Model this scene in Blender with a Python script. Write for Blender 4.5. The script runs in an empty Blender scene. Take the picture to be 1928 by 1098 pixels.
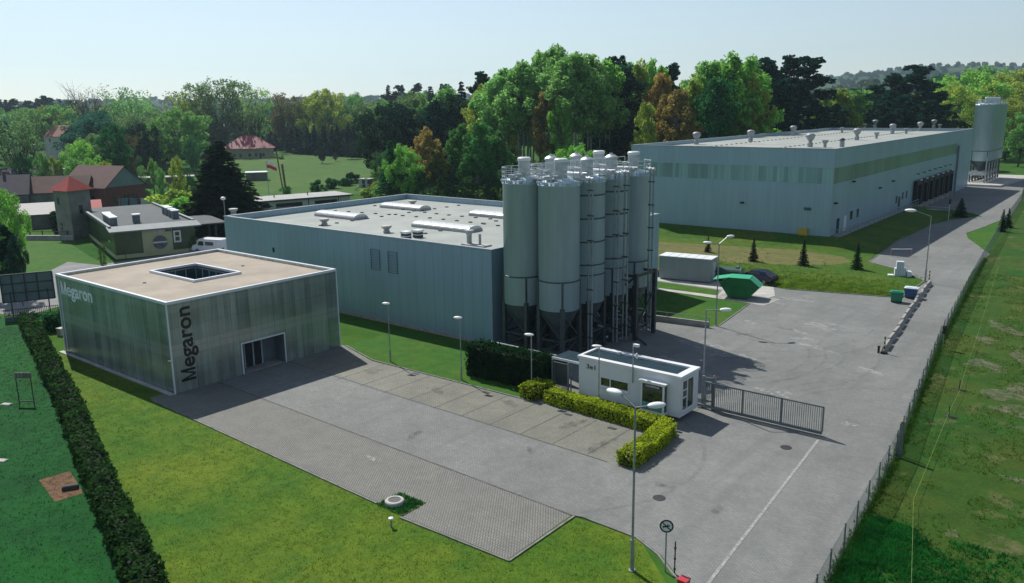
import bpy, bmesh, math, random
import numpy as np
from mathutils import Vector, Matrix
S = bpy.context.scene; COL = S.collection
R = math.radians
random.seed(7); RNG = np.random.default_rng(7)
# ------------------------------------------------------------------ camera
F_PX, W_PX, H_PX, EYE = 1550.52, 1928.0, 1098.0, 20.0
def cam_axes(p, r, y):
    f = Vector((math.sin(y)*math.cos(p), math.cos(y)*math.cos(p), -math.sin(p)))
    rt = Vector((math.cos(y), -math.sin(y), 0)); up = rt.cross(f)
    return rt*math.cos(r)+up*math.sin(r), up*math.cos(r)-rt*math.sin(r), f
CR, CU, CF = cam_axes(R(12.6158), R(-0.7703), R(-39.1823))
cd = bpy.data.cameras.new('camera'); cam = bpy.data.objects.new('camera', cd); COL.objects.link(cam)
cam.matrix_world = Matrix(((CR.x, CU.x, -CF.x, 0), (CR.y, CU.y, -CF.y, 0), (CR.z, CU.z, -CF.z, EYE), (0, 0, 0, 1)))
cd.sensor_width = 36; cd.lens = F_PX/W_PX*36; cd.clip_end = 20000; cd.clip_start = 0.5
S.camera = cam
def ray(px, py):
    return (CF*F_PX + CR*(px-W_PX/2) - CU*(py-H_PX/2)).normalized()
def at(px, py, z=0.0):                      # ground point (or height z) seen at a pixel
    d = ray(px, py); t = (z-EYE)/d.z
    return Vector((d.x*t, d.y*t, z))
# ------------------------------------------------------------------ light
SUN_EL, SUN_AZ = R(48), R(161)              # azimuth counter-clockwise from +X
sd = Vector((math.cos(SUN_AZ)*math.cos(SUN_EL), math.sin(SUN_AZ)*math.cos(SUN_EL), math.sin(SUN_EL)))
sl = bpy.data.lights.new('sun', 'SUN'); sl.energy = 4.15; sl.angle = R(0.6); sl.color = (1, .96, .89)
so = bpy.data.objects.new('sun', sl); COL.objects.link(so)
so.rotation_euler = sd.to_track_quat('Z', 'Y').to_euler(); so.location = (-100, 50, 120)
w = bpy.data.worlds.new('World'); S.world = w; w.use_nodes = True
nt = w.node_tree; bg = nt.nodes['Background']
sky = nt.nodes.new('ShaderNodeTexSky'); sky.sky_type = 'NISHITA'; sky.sun_disc = False
sky.sun_elevation = SUN_EL; sky.sun_rotation = math.pi/2-SUN_AZ; sky.altitude = 50
sky.air_density = 1.0; sky.dust_density = 0.2; sky.ozone_density = 2.5
hs_ = nt.nodes.new('ShaderNodeHueSaturation'); hs_.inputs['Saturation'].default_value = .70; nt.links.new(sky.outputs[0], hs_.inputs['Color']); nt.links.new(hs_.outputs[0], bg.inputs[0]); bg.inputs[1].default_value = 0.084
S.view_settings.view_transform = 'Standard'; S.view_settings.look = 'None'
S.view_settings.exposure = 0.36; S.view_settings.gamma = 1.0
S.cycles.max_bounces = 6; S.cycles.transparent_max_bounces = 12; S.cycles.volume_bounces = 0
# ------------------------------------------------------------------ materials
MATS = {}
def newmat(name):
    m = bpy.data.materials.new(name); m.use_nodes = True
    n = m.node_tree.nodes; return m, n, m.node_tree.links, n['Principled BSDF']
def rgb(c, k=1.0): return (min(1, c[0]*k), min(1, c[1]*k), min(1, c[2]*k), 1)
def noise_fac(n, l, scale, detail=4, rough=.6, lo=.35, hi=.65, coord='Object', stretch=None):
    tc = n.new('ShaderNodeTexCoord'); nz = n.new('ShaderNodeTexNoise')
    nz.inputs['Scale'].default_value = scale; nz.inputs['Detail'].default_value = detail
    nz.inputs['Roughness'].default_value = rough
    src = tc.outputs[coord]
    if stretch:
        mp = n.new('ShaderNodeMapping'); mp.inputs['Scale'].default_value = stretch
        l.new(src, mp.inputs[0]); src = mp.outputs[0]
    l.new(src, nz.inputs['Vector'])
    mr = n.new('ShaderNodeMapRange'); mr.inputs[1].default_value = lo; mr.inputs[2].default_value = hi
    l.new(nz.outputs['Fac'], mr.inputs[0]); return mr.outputs[0], nz
def mixc(n, l, fac, a, b, mode='MIX'):
    mx = n.new('ShaderNodeMix'); mx.data_type = 'RGBA'; mx.blend_type = mode
    for s, v in ((mx.inputs[0], fac), (mx.inputs[6], a), (mx.inputs[7], b)):
        if hasattr(v, 'is_output'): l.new(v, s)
        else: s.default_value = v
    return mx.outputs[2]
def math_n(n, l, op, a, b=None, c=None):
    m = n.new('ShaderNodeMath'); m.operation = op
    for i, v in enumerate((a, b, c)):
        if v is None: continue
        if hasattr(v, 'is_output'): l.new(v, m.inputs[i])
        else: m.inputs[i].default_value = v
    return m.outputs[0]
def add_bump(n, l, b, h, strength, dist=.05):
    bp = n.new('ShaderNodeBump'); bp.inputs['Strength'].default_value = strength
    bp.inputs['Distance'].default_value = dist
    l.new(h, bp.inputs['Height']); l.new(bp.outputs[0], b.inputs['Normal'])
def M(name, col, rough=.6, metal=0., ns=1.5, var=.15, bump=0., spec=.5, streak=None, emit=None):
    if name in MATS: return MATS[name]
    m, n, l, b = newmat(name)
    f, nz = noise_fac(n, l, ns, stretch=streak)
    c = mixc(n, l, f, rgb(col, 1-var), rgb(col, 1+var))
    l.new(c, b.inputs['Base Color'])
    b.inputs['Roughness'].default_value = rough; b.inputs['Metallic'].default_value = metal
    b.inputs['Specular IOR Level'].default_value = spec
    if bump: add_bump(n, l, b, nz.outputs['Fac'], bump)
    MATS[name] = m; return m
def seam_lines(n, l, axis, spacing, width, offset=0.0):
    """1 on a seam, 0 elsewhere; axis 0/1/2 of object coordinates, or 'xy' for the sum"""
    tc = n.new('ShaderNodeTexCoord'); sx = n.new('ShaderNodeSeparateXYZ'); l.new(tc.outputs['Object'], sx.inputs[0])
    v = math_n(n, l, 'ADD', sx.outputs[0], sx.outputs[1]) if axis == 'xy' else sx.outputs[axis]
    v = math_n(n, l, 'ADD', v, 1000*spacing+offset)
    v = math_n(n, l, 'DIVIDE', v, spacing)
    fr = math_n(n, l, 'FRACT', v); fl = math_n(n, l, 'FLOOR', v)
    return math_n(n, l, 'LESS_THAN', fr, width/spacing), fl
def panel_mat(name, col, spacing=1.1, width=.04, hs=None, rough=.45, metal=.0, var=.05, dark=.55, pv=.05, spec=.5, tint=None, rv=0.0):
    if name in MATS: return MATS[name]
    m, n, l, b = newmat(name)
    f, nz = noise_fac(n, l, .25, stretch=(1, 1, .25))
    c = mixc(n, l, f, rgb(col, 1-var), rgb(col, 1+var))
    s, fl = seam_lines(n, l, 'xy', spacing, width)
    wn = n.new('ShaderNodeTexWhiteNoise'); wn.noise_dimensions = '1D'; l.new(fl, wn.inputs['W'])
    c2 = mixc(n, l, math_n(n, l, 'MULTIPLY', wn.outputs[0], 1.0), rgb((1-pv, 1-pv, 1-pv)), rgb((1, 1, 1)))
    c = mixc(n, l, 1.0, c, c2, 'MULTIPLY')
    sf, _ = noise_fac(n, l, 1.0, 5, .7, .3, .7, stretch=(2.6, 2.6, .14))
    c = mixc(n, l, 1.0, c, mixc(n, l, sf, (.90, .91, .92, 1), (1.05, 1.045, 1.04, 1)), 'MULTIPLY')
    if tint:
        tf, _ = noise_fac(n, l, .16, 3, stretch=(1, 1, 2.2))
        c = mixc(n, l, tf, c, rgb(tint))
    c = mixc(n, l, s, c, rgb(col, dark))
    if hs:
        for sp, wd, off in hs:
            s2, _ = seam_lines(n, l, 2, sp, wd, off)
            c = mixc(n, l, s2, c, rgb(col, dark))
    l.new(c, b.inputs['Base Color']); b.inputs['Roughness'].default_value = rough
    if rv:
        l.new(math_n(n, l, 'MULTIPLY_ADD', wn.outputs[0], rv, rough), b.inputs['Roughness'])
    b.inputs['Metallic'].default_value = metal; b.inputs['Specular IOR Level'].default_value = spec
    # joint between the sheets as a small groove
    inv = math_n(n, l, 'SUBTRACT', 1.0, s); add_bump(n, l, b, inv, .5, .02)
    MATS[name] = m; return m
def grass_mat(name, c1, c2, c3=None, s1=.12, s2=.9, s3=9, bump=.6, lo3=.5, hi3=.68, aniso=None):
    if name in MATS: return MATS[name]
    m, n, l, b = newmat(name)
    f1, _ = noise_fac(n, l, s1, 5, .65, .38, .62)
    c = mixc(n, l, f1, rgb(c1), rgb(c2))
    f2, _ = noise_fac(n, l, s2, 6, .7, .3, .7)
    c = mixc(n, l, 1.0, c, mixc(n, l, f2, (.66, .7, .68, 1), (1.2, 1.16, 1.1, 1)), 'MULTIPLY')
    f3, nz3 = noise_fac(n, l, s3, 5, .75, .3, .7)
    c = mixc(n, l, 1.0, c, mixc(n, l, f3, (.68, .7, .7, 1), (1.25, 1.22, 1.2, 1)), 'MULTIPLY')
    if c3:
        f4, _ = noise_fac(n, l, s1*2.3, 7, .72, lo3, hi3)
        c = mixc(n, l, f4, c, rgb(c3))
    l.new(c, b.inputs['Base Color']); b.inputs['Roughness'].default_value = .9
    b.inputs['Specular IOR Level'].default_value = .15
    add_bump(n, l, b, nz3.outputs['Fac'], bump, .12)
    MATS[name] = m; return m
def foliage_mat():
    m, n, l, b = newmat('foliage')
    oi = n.new('ShaderNodeObjectInfo')
    f, _ = noise_fac(n, l, .9, 3, .6, .3, .7)
    c = mixc(n, l, 1.0, oi.outputs['Color'], mixc(n, l, f, (.5, .56, .6, 1), (1.5, 1.42, 1.1, 1)), 'MULTIPLY')
    f, _ = noise_fac(n, l, 7, 2, .6, .3, .7)
    c = mixc(n, l, 1.0, c, mixc(n, l, f, (.75, .75, .75, 1), (1.25, 1.25, 1.2, 1)), 'MULTIPLY')
    d = n.new('ShaderNodeBsdfDiffuse'); t = n.new('ShaderNodeBsdfTranslucent'); mx = n.new('ShaderNodeMixShader')
    l.new(c, d.inputs[0]); l.new(c, t.inputs[0]); mx.inputs[0].default_value = .5
    l.new(d.outputs[0], mx.inputs[1]); l.new(t.outputs[0], mx.inputs[2])
    l.new(mx.outputs[0], n['Material Output'].inputs[0]); return m
FOL = foliage_mat()
BARK = M('bark', (.07, .06, .045), .9, ns=4, var=.4)
BIRCHBARK = M('birch_bark', (.28, .27, .24), .8, ns=3, var=.5)
WHITE = M('white_paint', (.72, .74, .75), .45, var=.06, ns=.8)
TRIM = M('white_metal_trim', (.70, .73, .77), .35, var=.04)
STEEL = M('galvanised_steel', (.30, .33, .35), .45, .5, ns=3, var=.2)
DSTEEL = M('dark_steel', (.045, .055, .06), .5, .3, ns=2, var=.25)
BLACK = M('black_rubber', (.012, .013, .014), .7)
GLASS = M('dark_window_glass', (.015, .022, .025), .08, var=.2, spec=.8)
LAMPHEAD = M('lamp_shell', (.78, .80, .80), .35, var=.04)
CONC = M('concrete', (.30, .29, .27), .85, ns=1.2, var=.2, bump=.2)
LCONC = M('light_concrete', (.42, .41, .38), .85, ns=.8, var=.15, bump=.2)
# ------------------------------------------------------------------ mesh builder
class MB:
    def __init__(s): s.v = []; s.f = []
    def add(s, vs, fs):
        k = len(s.v); s.v += [tuple(v) for v in vs]; s.f += [tuple(i+k for i in f) for f in fs]; return s
    def box(s, x0, y0, z0, x1, y1, z1):
        vs = [(x0,y0,z0),(x1,y0,z0),(x1,y1,z0),(x0,y1,z0),(x0,y0,z1),(x1,y0,z1),(x1,y1,z1),(x0,y1,z1)]
        return s.add(vs, [(0,3,2,1),(4,5,6,7),(0,1,5,4),(1,2,6,5),(2,3,7,6),(3,0,4,7)])
    def bar(s, a, b, w=.06, h=None):          # square bar between two points
        a = Vector(a); b = Vector(b); h = h or w; d = (b-a).normalized()
        u = d.cross(Vector((0,0,1)));
        if u.length < 1e-4: u = Vector((1,0,0))
        u.normalize(); q = u.cross(d).normalized(); u = u*w/2; q = q*h/2
        vs = [a-u-q, a+u-q, a+u+q, a-u+q, b-u-q, b+u-q, b+u+q, b-u+q]
        return s.add(vs, [(0,3,2,1),(4,5,6,7),(0,1,5,4),(1,2,6,5),(2,3,7,6),(3,0,4,7)])
    def cyl(s, a, b, r0, r1=None, n=12, cap=True):
        a = Vector(a); b = Vector(b); r1 = r0 if r1 is None else r1; d = (b-a).normalized()
        u = d.orthogonal().normalized(); q = d.cross(u)
        vs = []
        for P, r in ((a, r0), (b, r1)):
            for i in range(n):
                t = 2*math.pi*i/n; vs.append(P+(u*math.cos(t)+q*math.sin(t))*r)
        fs = [(i, (i+1) % n, n+(i+1) % n, n+i) for i in range(n)]
        if cap: fs += [tuple(range(n-1, -1, -1)), tuple(range(n, 2*n))]
        return s.add(vs, fs)
    def tube(s, pts, r, n=6):
        for a, b in zip(pts[:-1], pts[1:]): s.cyl(a, b, r, n=n)
        return s
    def lathe(s, c, prof, n=20):              # prof: (radius, z)
        vs = []; fs = []
        for r, z in prof:
            for i in range(n):
                t = 2*math.pi*i/n; vs.append((c[0]+r*math.cos(t), c[1]+r*math.sin(t), z+(c[2] if len(c) > 2 else 0)))
        for k in range(len(prof)-1):
            for i in range(n):
                j = (i+1) % n; fs.append((k*n+i, k*n+j, (k+1)*n+j, (k+1)*n+i))
        if prof[0][0] > 1e-3: fs.append(tuple(range(n-1, -1, -1)))
        if prof[-1][0] > 1e-3: fs.append(tuple(range((len(prof)-1)*n, len(prof)*n)))
        return s.add(vs, fs)
    def ell(s, c, rx, ry, rz, n=14, m=8, rot=0.0):
        vs = []; fs = []
        for k in range(m+1):
            p = math.pi*k/m - math.pi/2
            for i in range(n):
                t = 2*math.pi*i/n; x = rx*math.cos(p)*math.cos(t); y = ry*math.cos(p)*math.sin(t)
                vs.append((c[0]+x*math.cos(rot)-y*math.sin(rot), c[1]+x*math.sin(rot)+y*math.cos(rot), c[2]+rz*math.sin(p)))
        for k in range(m):
            for i in range(n): j = (i+1) % n; fs.append((k*n+i, k*n+j, (k+1)*n+j, (k+1)*n+i))
        return s.add(vs, fs)
    def prism(s, poly, z0, z1):
        n = len(poly)
        A = sum(poly[i][0]*poly[(i+1) % n][1]-poly[(i+1) % n][0]*poly[i][1] for i in range(n))
        if A < 0: poly = poly[::-1]
        vs = [(x, y, z0) for x, y in poly]+[(x, y, z1) for x, y in poly]
        fs = [tuple(range(n-1, -1, -1)), tuple(range(n, 2*n))]+[(i, (i+1) % n, n+(i+1) % n, n+i) for i in range(n)]
        return s.add(vs, fs)
    def poly(s, pts): return s.add(pts, [tuple(range(len(pts)))])
    def build(s, name, mat, parent=None, world=True, origin=None, smooth=False, rotz=0):
        me = bpy.data.meshes.new(name); vs = s.v
        if parent is not None and world:
            mi = root_mat(parent).inverted(); vs = [mi @ Vector(v) for v in vs]
        elif origin is not None:
            o = Vector(origin)
            vs = [tuple(Vector(v)-o) for v in vs] if world else vs
        me.from_pydata([tuple(v) for v in vs], [], s.f); me.update()
        me.materials.append(mat)
        if smooth:
            for p in me.polygons: p.use_smooth = len(p.vertices) < 5
        o = bpy.data.objects.new(name, me); COL.objects.link(o)
        if parent is not None: o.parent = parent
        elif origin is not None: o.location = origin; o.rotation_euler.z = rotz
        return o
def root_mat(o):
    while o.parent is not None: o = o.parent
    return Matrix.LocRotScale(o.location, o.rotation_euler, o.scale)
def tag(o, label, cat=None, group=None, kind=None):
    if label: o['label'] = label
    if cat: o['category'] = cat
    if group: o['group'] = group
    if kind: o['kind'] = kind
    return o
def thing(name, label, cat, loc=(0,0,0), rz=0.0, group=None):
    o = bpy.data.objects.new(name, None); COL.objects.link(o); o.empty_display_size = .3
    o.location = loc; o.rotation_euler = (0, 0, rz); return tag(o, label, cat, group)
def copy_tree(o, parent=None):
    c = o.copy(); COL.objects.link(c)
    if parent is not None: c.parent = parent
    for ch in list(o.children): copy_tree(ch, c)
    return c
def dup(o, loc, rz, label, scale=None):
    c = copy_tree(o); c.location = loc; c.rotation_euler = (0, 0, rz); c['label'] = label
    if scale: c.scale = scale
    return c
def struct(name, mb, mat, **k):
    o = mb.build(name, mat, **k); o['kind'] = 'structure'; return o
def nth(i):
    n = i+1; return ORD[i] if i < 16 else '%d%s' % (n, {1:'st',2:'nd',3:'rd'}.get(n % 10 if n % 100 not in (11,12,13) else 0, 'th'))
ORD = ['first','second','third','fourth','fifth','sixth','seventh','eighth','ninth','tenth','eleventh','twelfth','thirteenth','fourteenth','fifteenth','sixteenth']
def cards(name, pos, nrm, size, mat, aspect=1.0, parent=None, color=None, jit=.35, tri=False):
    """leaf sized quads at pos (N,3) facing nrm (N,3)"""
    N = len(pos); nrm = nrm/np.linalg.norm(nrm, axis=1, keepdims=True).clip(1e-6)
    a = np.cross(nrm, RNG.normal(size=(N, 3))); a /= np.linalg.norm(a, axis=1, keepdims=True).clip(1e-6)
    b = np.cross(nrm, a)
    if aspect != 1.0:                       # hang the long side downwards
        dn = np.tile(np.array([0, 0, 1.]), (N, 1))+RNG.normal(size=(N, 3))*.35
        b = dn-nrm*(dn*nrm).sum(1, keepdims=True); b /= np.linalg.norm(b, axis=1, keepdims=True).clip(1e-6)
        a = np.cross(b, nrm)
    sz = (np.asarray(size)*(1+RNG.uniform(-jit, jit, N)))[:, None]
    if tri: V = np.stack([pos-a*sz*.5, pos+a*sz*.5, pos+b*sz*aspect], 1); k = 3
    else: V = np.stack([pos-a*sz*.5-b*sz*aspect*.35, pos+a*sz*.35-b*sz*aspect*.5, pos+a*sz*.5+b*sz*aspect*.3, pos-a*sz*.3+b*sz*aspect*.5], 1); k = 4
    V = V.reshape(-1, 3); me = bpy.data.meshes.new(name)
    me.vertices.add(N*k); me.vertices.foreach_set('co', V.ravel())
    me.loops.add(N*k); me.loops.foreach_set('vertex_index', np.arange(N*k, dtype=np.int32))
    me.polygons.add(N); me.polygons.foreach_set('loop_start', np.arange(0, N*k, k, dtype=np.int32))
    me.update(calc_edges=True); me.materials.append(mat)
    o = bpy.data.objects.new(name, me); COL.objects.link(o)
    if parent is not None: o.parent = parent
    if color: o.color = (*color, 1)
    return o
def text_mesh(name, body, mat, parent, org, ux, uy, width, height=None, bold=.0, depth=.02, spacing=1.0):
    """lettering: baseline start org, reading direction ux, up uy; scaled to width (and height of the whole line)"""
    cu = bpy.data.curves.new('lettering', 'FONT'); cu.body = body; cu.size = 1; cu.offset = bold; cu.extrude = .01; cu.space_character = spacing
    to = bpy.data.objects.new('lettering', cu); COL.objects.link(to)
    bpy.context.view_layer.update()
    me = bpy.data.meshes.new_from_object(to.evaluated_get(bpy.context.evaluated_depsgraph_get()))
    bpy.data.objects.remove(to); bpy.data.curves.remove(cu)
    xs = [v.co.x for v in me.vertices]; ys = [v.co.y for v in me.vertices]
    sx = width/(max(xs)-min(xs)); sy = height/(max(ys)-min(ys)) if height else sx
    ux = Vector(ux); uy = Vector(uy); nz = ux.cross(uy); x0 = min(xs)
    mi = root_mat(parent).inverted()
    for v in me.vertices:
        v.co = mi @ (Vector(org)+ux*((v.co.x-x0)*sx)+uy*(v.co.y*sy)+nz*(v.co.z/.01*depth/2+depth/2+.003))
    me.materials.append(mat); o = bpy.data.objects.new(name, me); COL.objects.link(o); o.parent = parent
    return o
def wordmark(mat, parent, org, ux, uy, mw, rest, cap, st=.2):
    """the seven letter word: capital drawn as four strokes, the other letters from the built in font"""
    org = Vector(org); ux = Vector(ux); uy = Vector(uy); nz = ux.cross(uy); mi = root_mat(parent).inverted(); mb = MB(); h = cap; s = st*mw; 
    def pr(poly, d):
        k = len(poly); vs = [org+ux*x+uy*y+nz*zz for zz in (.003, d) for x, y in poly]
        mb.add(vs, [tuple(range(k-1, -1, -1)), tuple(range(k, 2*k))]+[(i, (i+1) % k, k+(i+1) % k, k+i) for i in range(k)])
    pr([(0,0),(s,0),(s,h),(0,h)], .03); pr([(mw-s,0),(mw,0),(mw,h),(mw-s,h)], .03)
    pr([(s,h),(s,h*.62),(mw/2-s*.42,0),(mw/2+s*.1,0),(mw/2+s*.1,h*.1)], .029); pr([(mw-s,h*.62),(mw-s,h),(mw/2-s*.1,h*.1),(mw/2-s*.1,0),(mw/2+s*.42,0)], .028)
    mb.build('lettering', mat, parent)
    text_mesh('lettering', 'egaron', mat, parent, org+ux*(mw+.1), ux, uy, rest, cap*1.03, bold=.018, depth=.03)
# ------------------------------------------------------------------ ground, hills
def hill(r, az):                            # az in degrees, mathematical
    if r < 480: return 0.0
    t = min(1, (r-480)/2600); t = t*t*(3-2*t)
    n = noise.noise(Vector((az*.055, r/2600, 3.1)))*.5+noise.noise(Vector((az*.19, r/1300, 9.7)))*.22
    right = max(0, min(1, (122-az)/24))
    base = 58+62*right+48*n*(1+.5*right)
    mid = 0
    if r > 600: mid = 26*max(0, 1-abs(r-1150)/420)*max(0, 1-abs(az-106)/7)
    return max(0, base*t)+mid
from mathutils import noise
rad = [0]+[5*1.155**k for k in range(52)]; NA = 300
mb = MB(); vs = [(0, 0, 0)]; fs = []
for r in rad[1:]:
    for i in range(NA):
        a = 360*i/NA; vs.append((r*math.cos(R(a)), r*math.sin(R(a)), hill(r, a if a < 300 else a-360)))
for i in range(NA): fs.append((0, 1+i, 1+(i+1) % NA))
for k in range(len(rad)-2):
    for i in range(NA):
        j = (i+1) % NA; a0 = 1+k*NA; a1 = a0+NA; fs.append((a0+i, a1+i, a1+j, a0+j))
mb.add(vs, fs)
m, n, l, b = newmat('countryside')
tc = n.new('ShaderNodeTexCoord'); ln = n.new('ShaderNodeVectorMath'); ln.operation = 'LENGTH'; l.new(tc.outputs['Object'], ln.inputs[0])
mr = n.new('ShaderNodeMapRange'); mr.inputs[1].default_value = 420; mr.inputs[2].default_value = 560; l.new(ln.outputs['Value'], mr.inputs[0])
f1, _ = noise_fac(n, l, .02, 5, .6, .4, .6); f2, nz = noise_fac(n, l, .35, 6, .7, .3, .7)
near = mixc(n, l, f1, (.03, .10, .018, 1), (.055, .125, .02, 1))
near = mixc(n, l, 1.0, near, mixc(n, l, f2, (.7, .72, .7, 1), (1.25, 1.2, 1.2, 1)), 'MULTIPLY')
f3, _ = noise_fac(n, l, .0035, 3, .5, .5, .56); f4, _ = noise_fac(n, l, .05, 6, .8, .35, .65)
far = mixc(n, l, f3, (.022, .05, .02, 1), (.05, .085, .028, 1))
far = mixc(n, l, 1.0, far, mixc(n, l, f4, (.45, .5, .5, 1), (1.5, 1.45, 1.3, 1)), 'MULTIPLY')
l.new(mixc(n, l, mr.outputs[0], near, far), b.inputs['Base Color']); b.inputs['Roughness'].default_value = 1; b.inputs['Specular IOR Level'].default_value = .05
COUNTRY = m
o = struct('terrain', mb, m, smooth=True)
# sheets --------------------------------------------------------------------------
def sheet(name, pts, mat, z):
    return struct(name, MB().poly([(p[0], p[1], z) for p in (pts if sum(pts[i][0]*pts[(i+1) % len(pts)][1]-pts[(i+1) % len(pts)][0]*pts[i][1] for i in range(len(pts))) > 0 else pts[::-1])]), mat)
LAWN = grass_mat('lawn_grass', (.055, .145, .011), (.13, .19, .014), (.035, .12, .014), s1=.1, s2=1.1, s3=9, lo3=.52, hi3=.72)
LAWN2 = grass_mat('emerald_grass', (.002, .068, .012), (.006, .095, .012), (.014, .08, .012), s1=.14, s2=.8, s3=7, lo3=.6, hi3=.75)
FIELD = grass_mat('rough_grass', (.024, .098, .010), (.062, .105, .014), (.20, .17, .085), s1=.13, s2=.7, s3=6, lo3=.56, hi3=.74, bump=1)
BANKG = grass_mat('bank_grass', (.045, .125, .012), (.09, .14, .014), (.12, .13, .04), s1=.16, s2=.9, s3=6, lo3=.6, hi3=.8, bump=.9)
DRYG = grass_mat('dry_grass', (.125, .14, .045), (.165, .155, .06), s1=.2, s2=.9, s3=6)
YARDG = grass_mat('yard_grass', (.035, .13, .014), (.06, .14, .014), s1=.2, s2=1.0, s3=8)  # deeper green grass of the yard lawns, island and village
MEADOW = grass_mat('meadow_grass', (.038, .12, .012), (.06, .13, .015), (.15, .17, .05), s1=.022, s2=.2, s3=2, lo3=.6, hi3=.75)
sheet('lawn', [(-74.5,22.5),(-70,26.6),(-73.2,28),(-73.2,44),(-54.4,44.2),(-53.4,26.9),(-30.4,26.1),(-28.3,25.8),(-21.6,26.0),(-21.7,31.0),(-18.0,31.3),(-12,26),(-9,18),(-15,8),(-33,14.6),(-45,18),(-57,22)], LAWN, .004)
sheet('grass', [(-92,30),(-85,30.5),(-69,25.6),(-56,21.8),(-44.6,18.2),(-33,14.6),(-15,8),(-20,-5),(-60,-10),(-110,10)], LAWN2, .006)
sheet('field', [(-8.9,20),(-9.6,32.9),(-10.9,48.3),(-14.2,74.2),(-19.5,123),(-27.7,217),(-31,250),(60,260),(90,60),(60,-10),(-6,-5)], FIELD, .004)
sheet('meadow', [(-166,112),(-178,117),(-345,205),(-350,255),(-347,314),(-300,300),(-165,150),(-152,135)], MEADOW, .006)
sheet('village_green', [(-107,36),(-116,36),(-128,42),(-152,46),(-145,58),(-116,51),(-112,52),(-110,48)], YARDG, .006)
sheet('pasture', [(-133,71),(-122,66),(-112,76),(-112,84),(-150,90),(-156,74)], YARDG, .006)
# paving ---------------------------------------------------------------------------
def paving_mat(name, col, bw, bh, mortar=.012, dark=.6, stain=.22, rot=0.0, contrast=.1, white=0.0):
    m, n, l, b = newmat(name)
    tc = n.new('ShaderNodeTexCoord'); mp = n.new('ShaderNodeMapping'); mp.inputs['Rotation'].default_value = (0, 0, rot)
    l.new(tc.outputs['Object'], mp.inputs[0])
    br = n.new('ShaderNodeTexBrick'); l.new(mp.outputs[0], br.inputs[0]); br.inputs['Scale'].default_value = 1
    br.inputs['Brick Width'].default_value = bw; br.inputs['Row Height'].default_value = bh; br.inputs['Mortar Size'].default_value = mortar
    br.inputs['Color1'].default_value = rgb(col, 1-contrast); br.inputs['Color2'].default_value = rgb(col, 1+contrast); br.inputs['Mortar'].default_value = rgb(col, dark)
    f1, _ = noise_fac(n, l, .09, 5, .6, .35, .65); f2, _ = noise_fac(n, l, .7, 7, .75, .35, .65)
    c = mixc(n, l, 1.0, br.outputs[0], mixc(n, l, f1, rgb((1-stain,)*3), rgb((1, 1, 1))), 'MULTIPLY')
    c = mixc(n, l, 1.0, c, mixc(n, l, f2, (.84, .85, .86, 1), (1.08, 1.06, 1.04, 1)), 'MULTIPLY')
    # tyre tracks and damp streaks, long along the drive
    f3, _ = noise_fac(n, l, .35, 4, .6, .52, .66, stretch=(2.2, .16, 1))
    c = mixc(n, l, math_n(n, l, 'MULTIPLY', f3, .35), c, rgb(col, .55))
    if white:                                # scattered spilt powder
        f5, _ = noise_fac(n, l, .55, 9, .82, .66, .74, stretch=(.7, 1.5, 1))
        f6, _ = noise_fac(n, l, .07, 2, .5, .5, .6)
        c = mixc(n, l, math_n(n, l, 'MULTIPLY', math_n(n, l, 'MULTIPLY', f5, f6), white), c, (.6, .6, .58, 1))
    l.new(c, b.inputs['Base Color']); b.inputs['Roughness'].default_value = .85; b.inputs['Specular IOR Level'].default_value = .25
    MATS[name] = m; return m
PAVE = paving_mat('concrete_block_paving', (.235, .245, .235), .2, .1, white=.8)
PAVE2 = paving_mat('parking_bay_paving', (.25, .25, .21), .2, .1, rot=R(90), stain=.3)
GRIDP = paving_mat('grass_grid_paving', (.30, .30, .275), .16, .11, mortar=.03, dark=.42, contrast=.12, stain=.1)
ROADM = paving_mat('road_paving', (.235, .232, .22), .2, .1, stain=.15)
OLDROAD = M('old_asphalt', (.19, .19, .19), .9, ns=.4, var=.15)
yard = [(-54.9,31.85),(-21.7,31.12),(-21.1,31.4),(-18.0,31.3),(-16.3,30.5),(-14.5,29.1),(-12.8,26.5),(-11.2,22.5),(-10.2,17),(-8.6,17),(-9.0,26),(-9.7,34),(-11.0,48.3),(-14.4,74.2),(-18.4,110),(-18.9,124.4),
        (-20.5,128.7),(-23.7,136.8),(-25.0,142.2),(-24.2,149.6),(-22.9,166),(-25.6,199),(-28,217),(-31,250),(-46,250),(-46,223),(-40.4,221),(-39.6,166),(-33.5,172.7),(-29,169),(-26.9,165.1),
        (-30.3,157),(-32.3,144.1),(-31.5,128.4),(-30.0,109.3),(-25.1,105.9),(-21.3,101),(-21.2,90.5),(-32.5,87.7),(-34.4,88.1),(-40,87.7),(-48,87),(-48,82),(-45,80.6),(-44,78.8),(-44.1,51.5),(-41,51.5),(-41,45.8),(-33.4,45.0),(-33.4,42.9),(-49.4,42.5),(-54.9,44.1)]
sheet('paving', yard, PAVE, .010)
sheet('parking_paving', [(-53.5,38.6),(-23.6,37.6),(-23.6,42.2),(-26.5,42.7),(-33.4,42.7),(-49.4,42.4),(-53.5,43.6)], PAVE2, .014)
sheet('grid_paving', [(-55.6,26.9),(-30.4,26.1),(-30.3,27.6),(-28.4,27.6),(-28.3,25.8),(-21.6,26.0),(-21.7,31.05),(-49.1,31.8),(-54.9,31.8),(-55.6,31.8)], GRIDP, .014)
sheet('strip_of_lawn', [(-54.6,44.2),(-49.4,42.7),(-40.7,42.7),(-33.4,42.95),(-33.4,44.4),(-33.4,46),(-41,46),(-41,51.4),(-54.6,51.4)], YARDG, .016)
sheet('yard_lawn', [(-44,69.2),(-38.9,69.8),(-38.4,67.6),(-32.2,68.4),(-31.7,69.2),(-33.0,79.1),(-44,79.1)], YARDG, .018)
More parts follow.
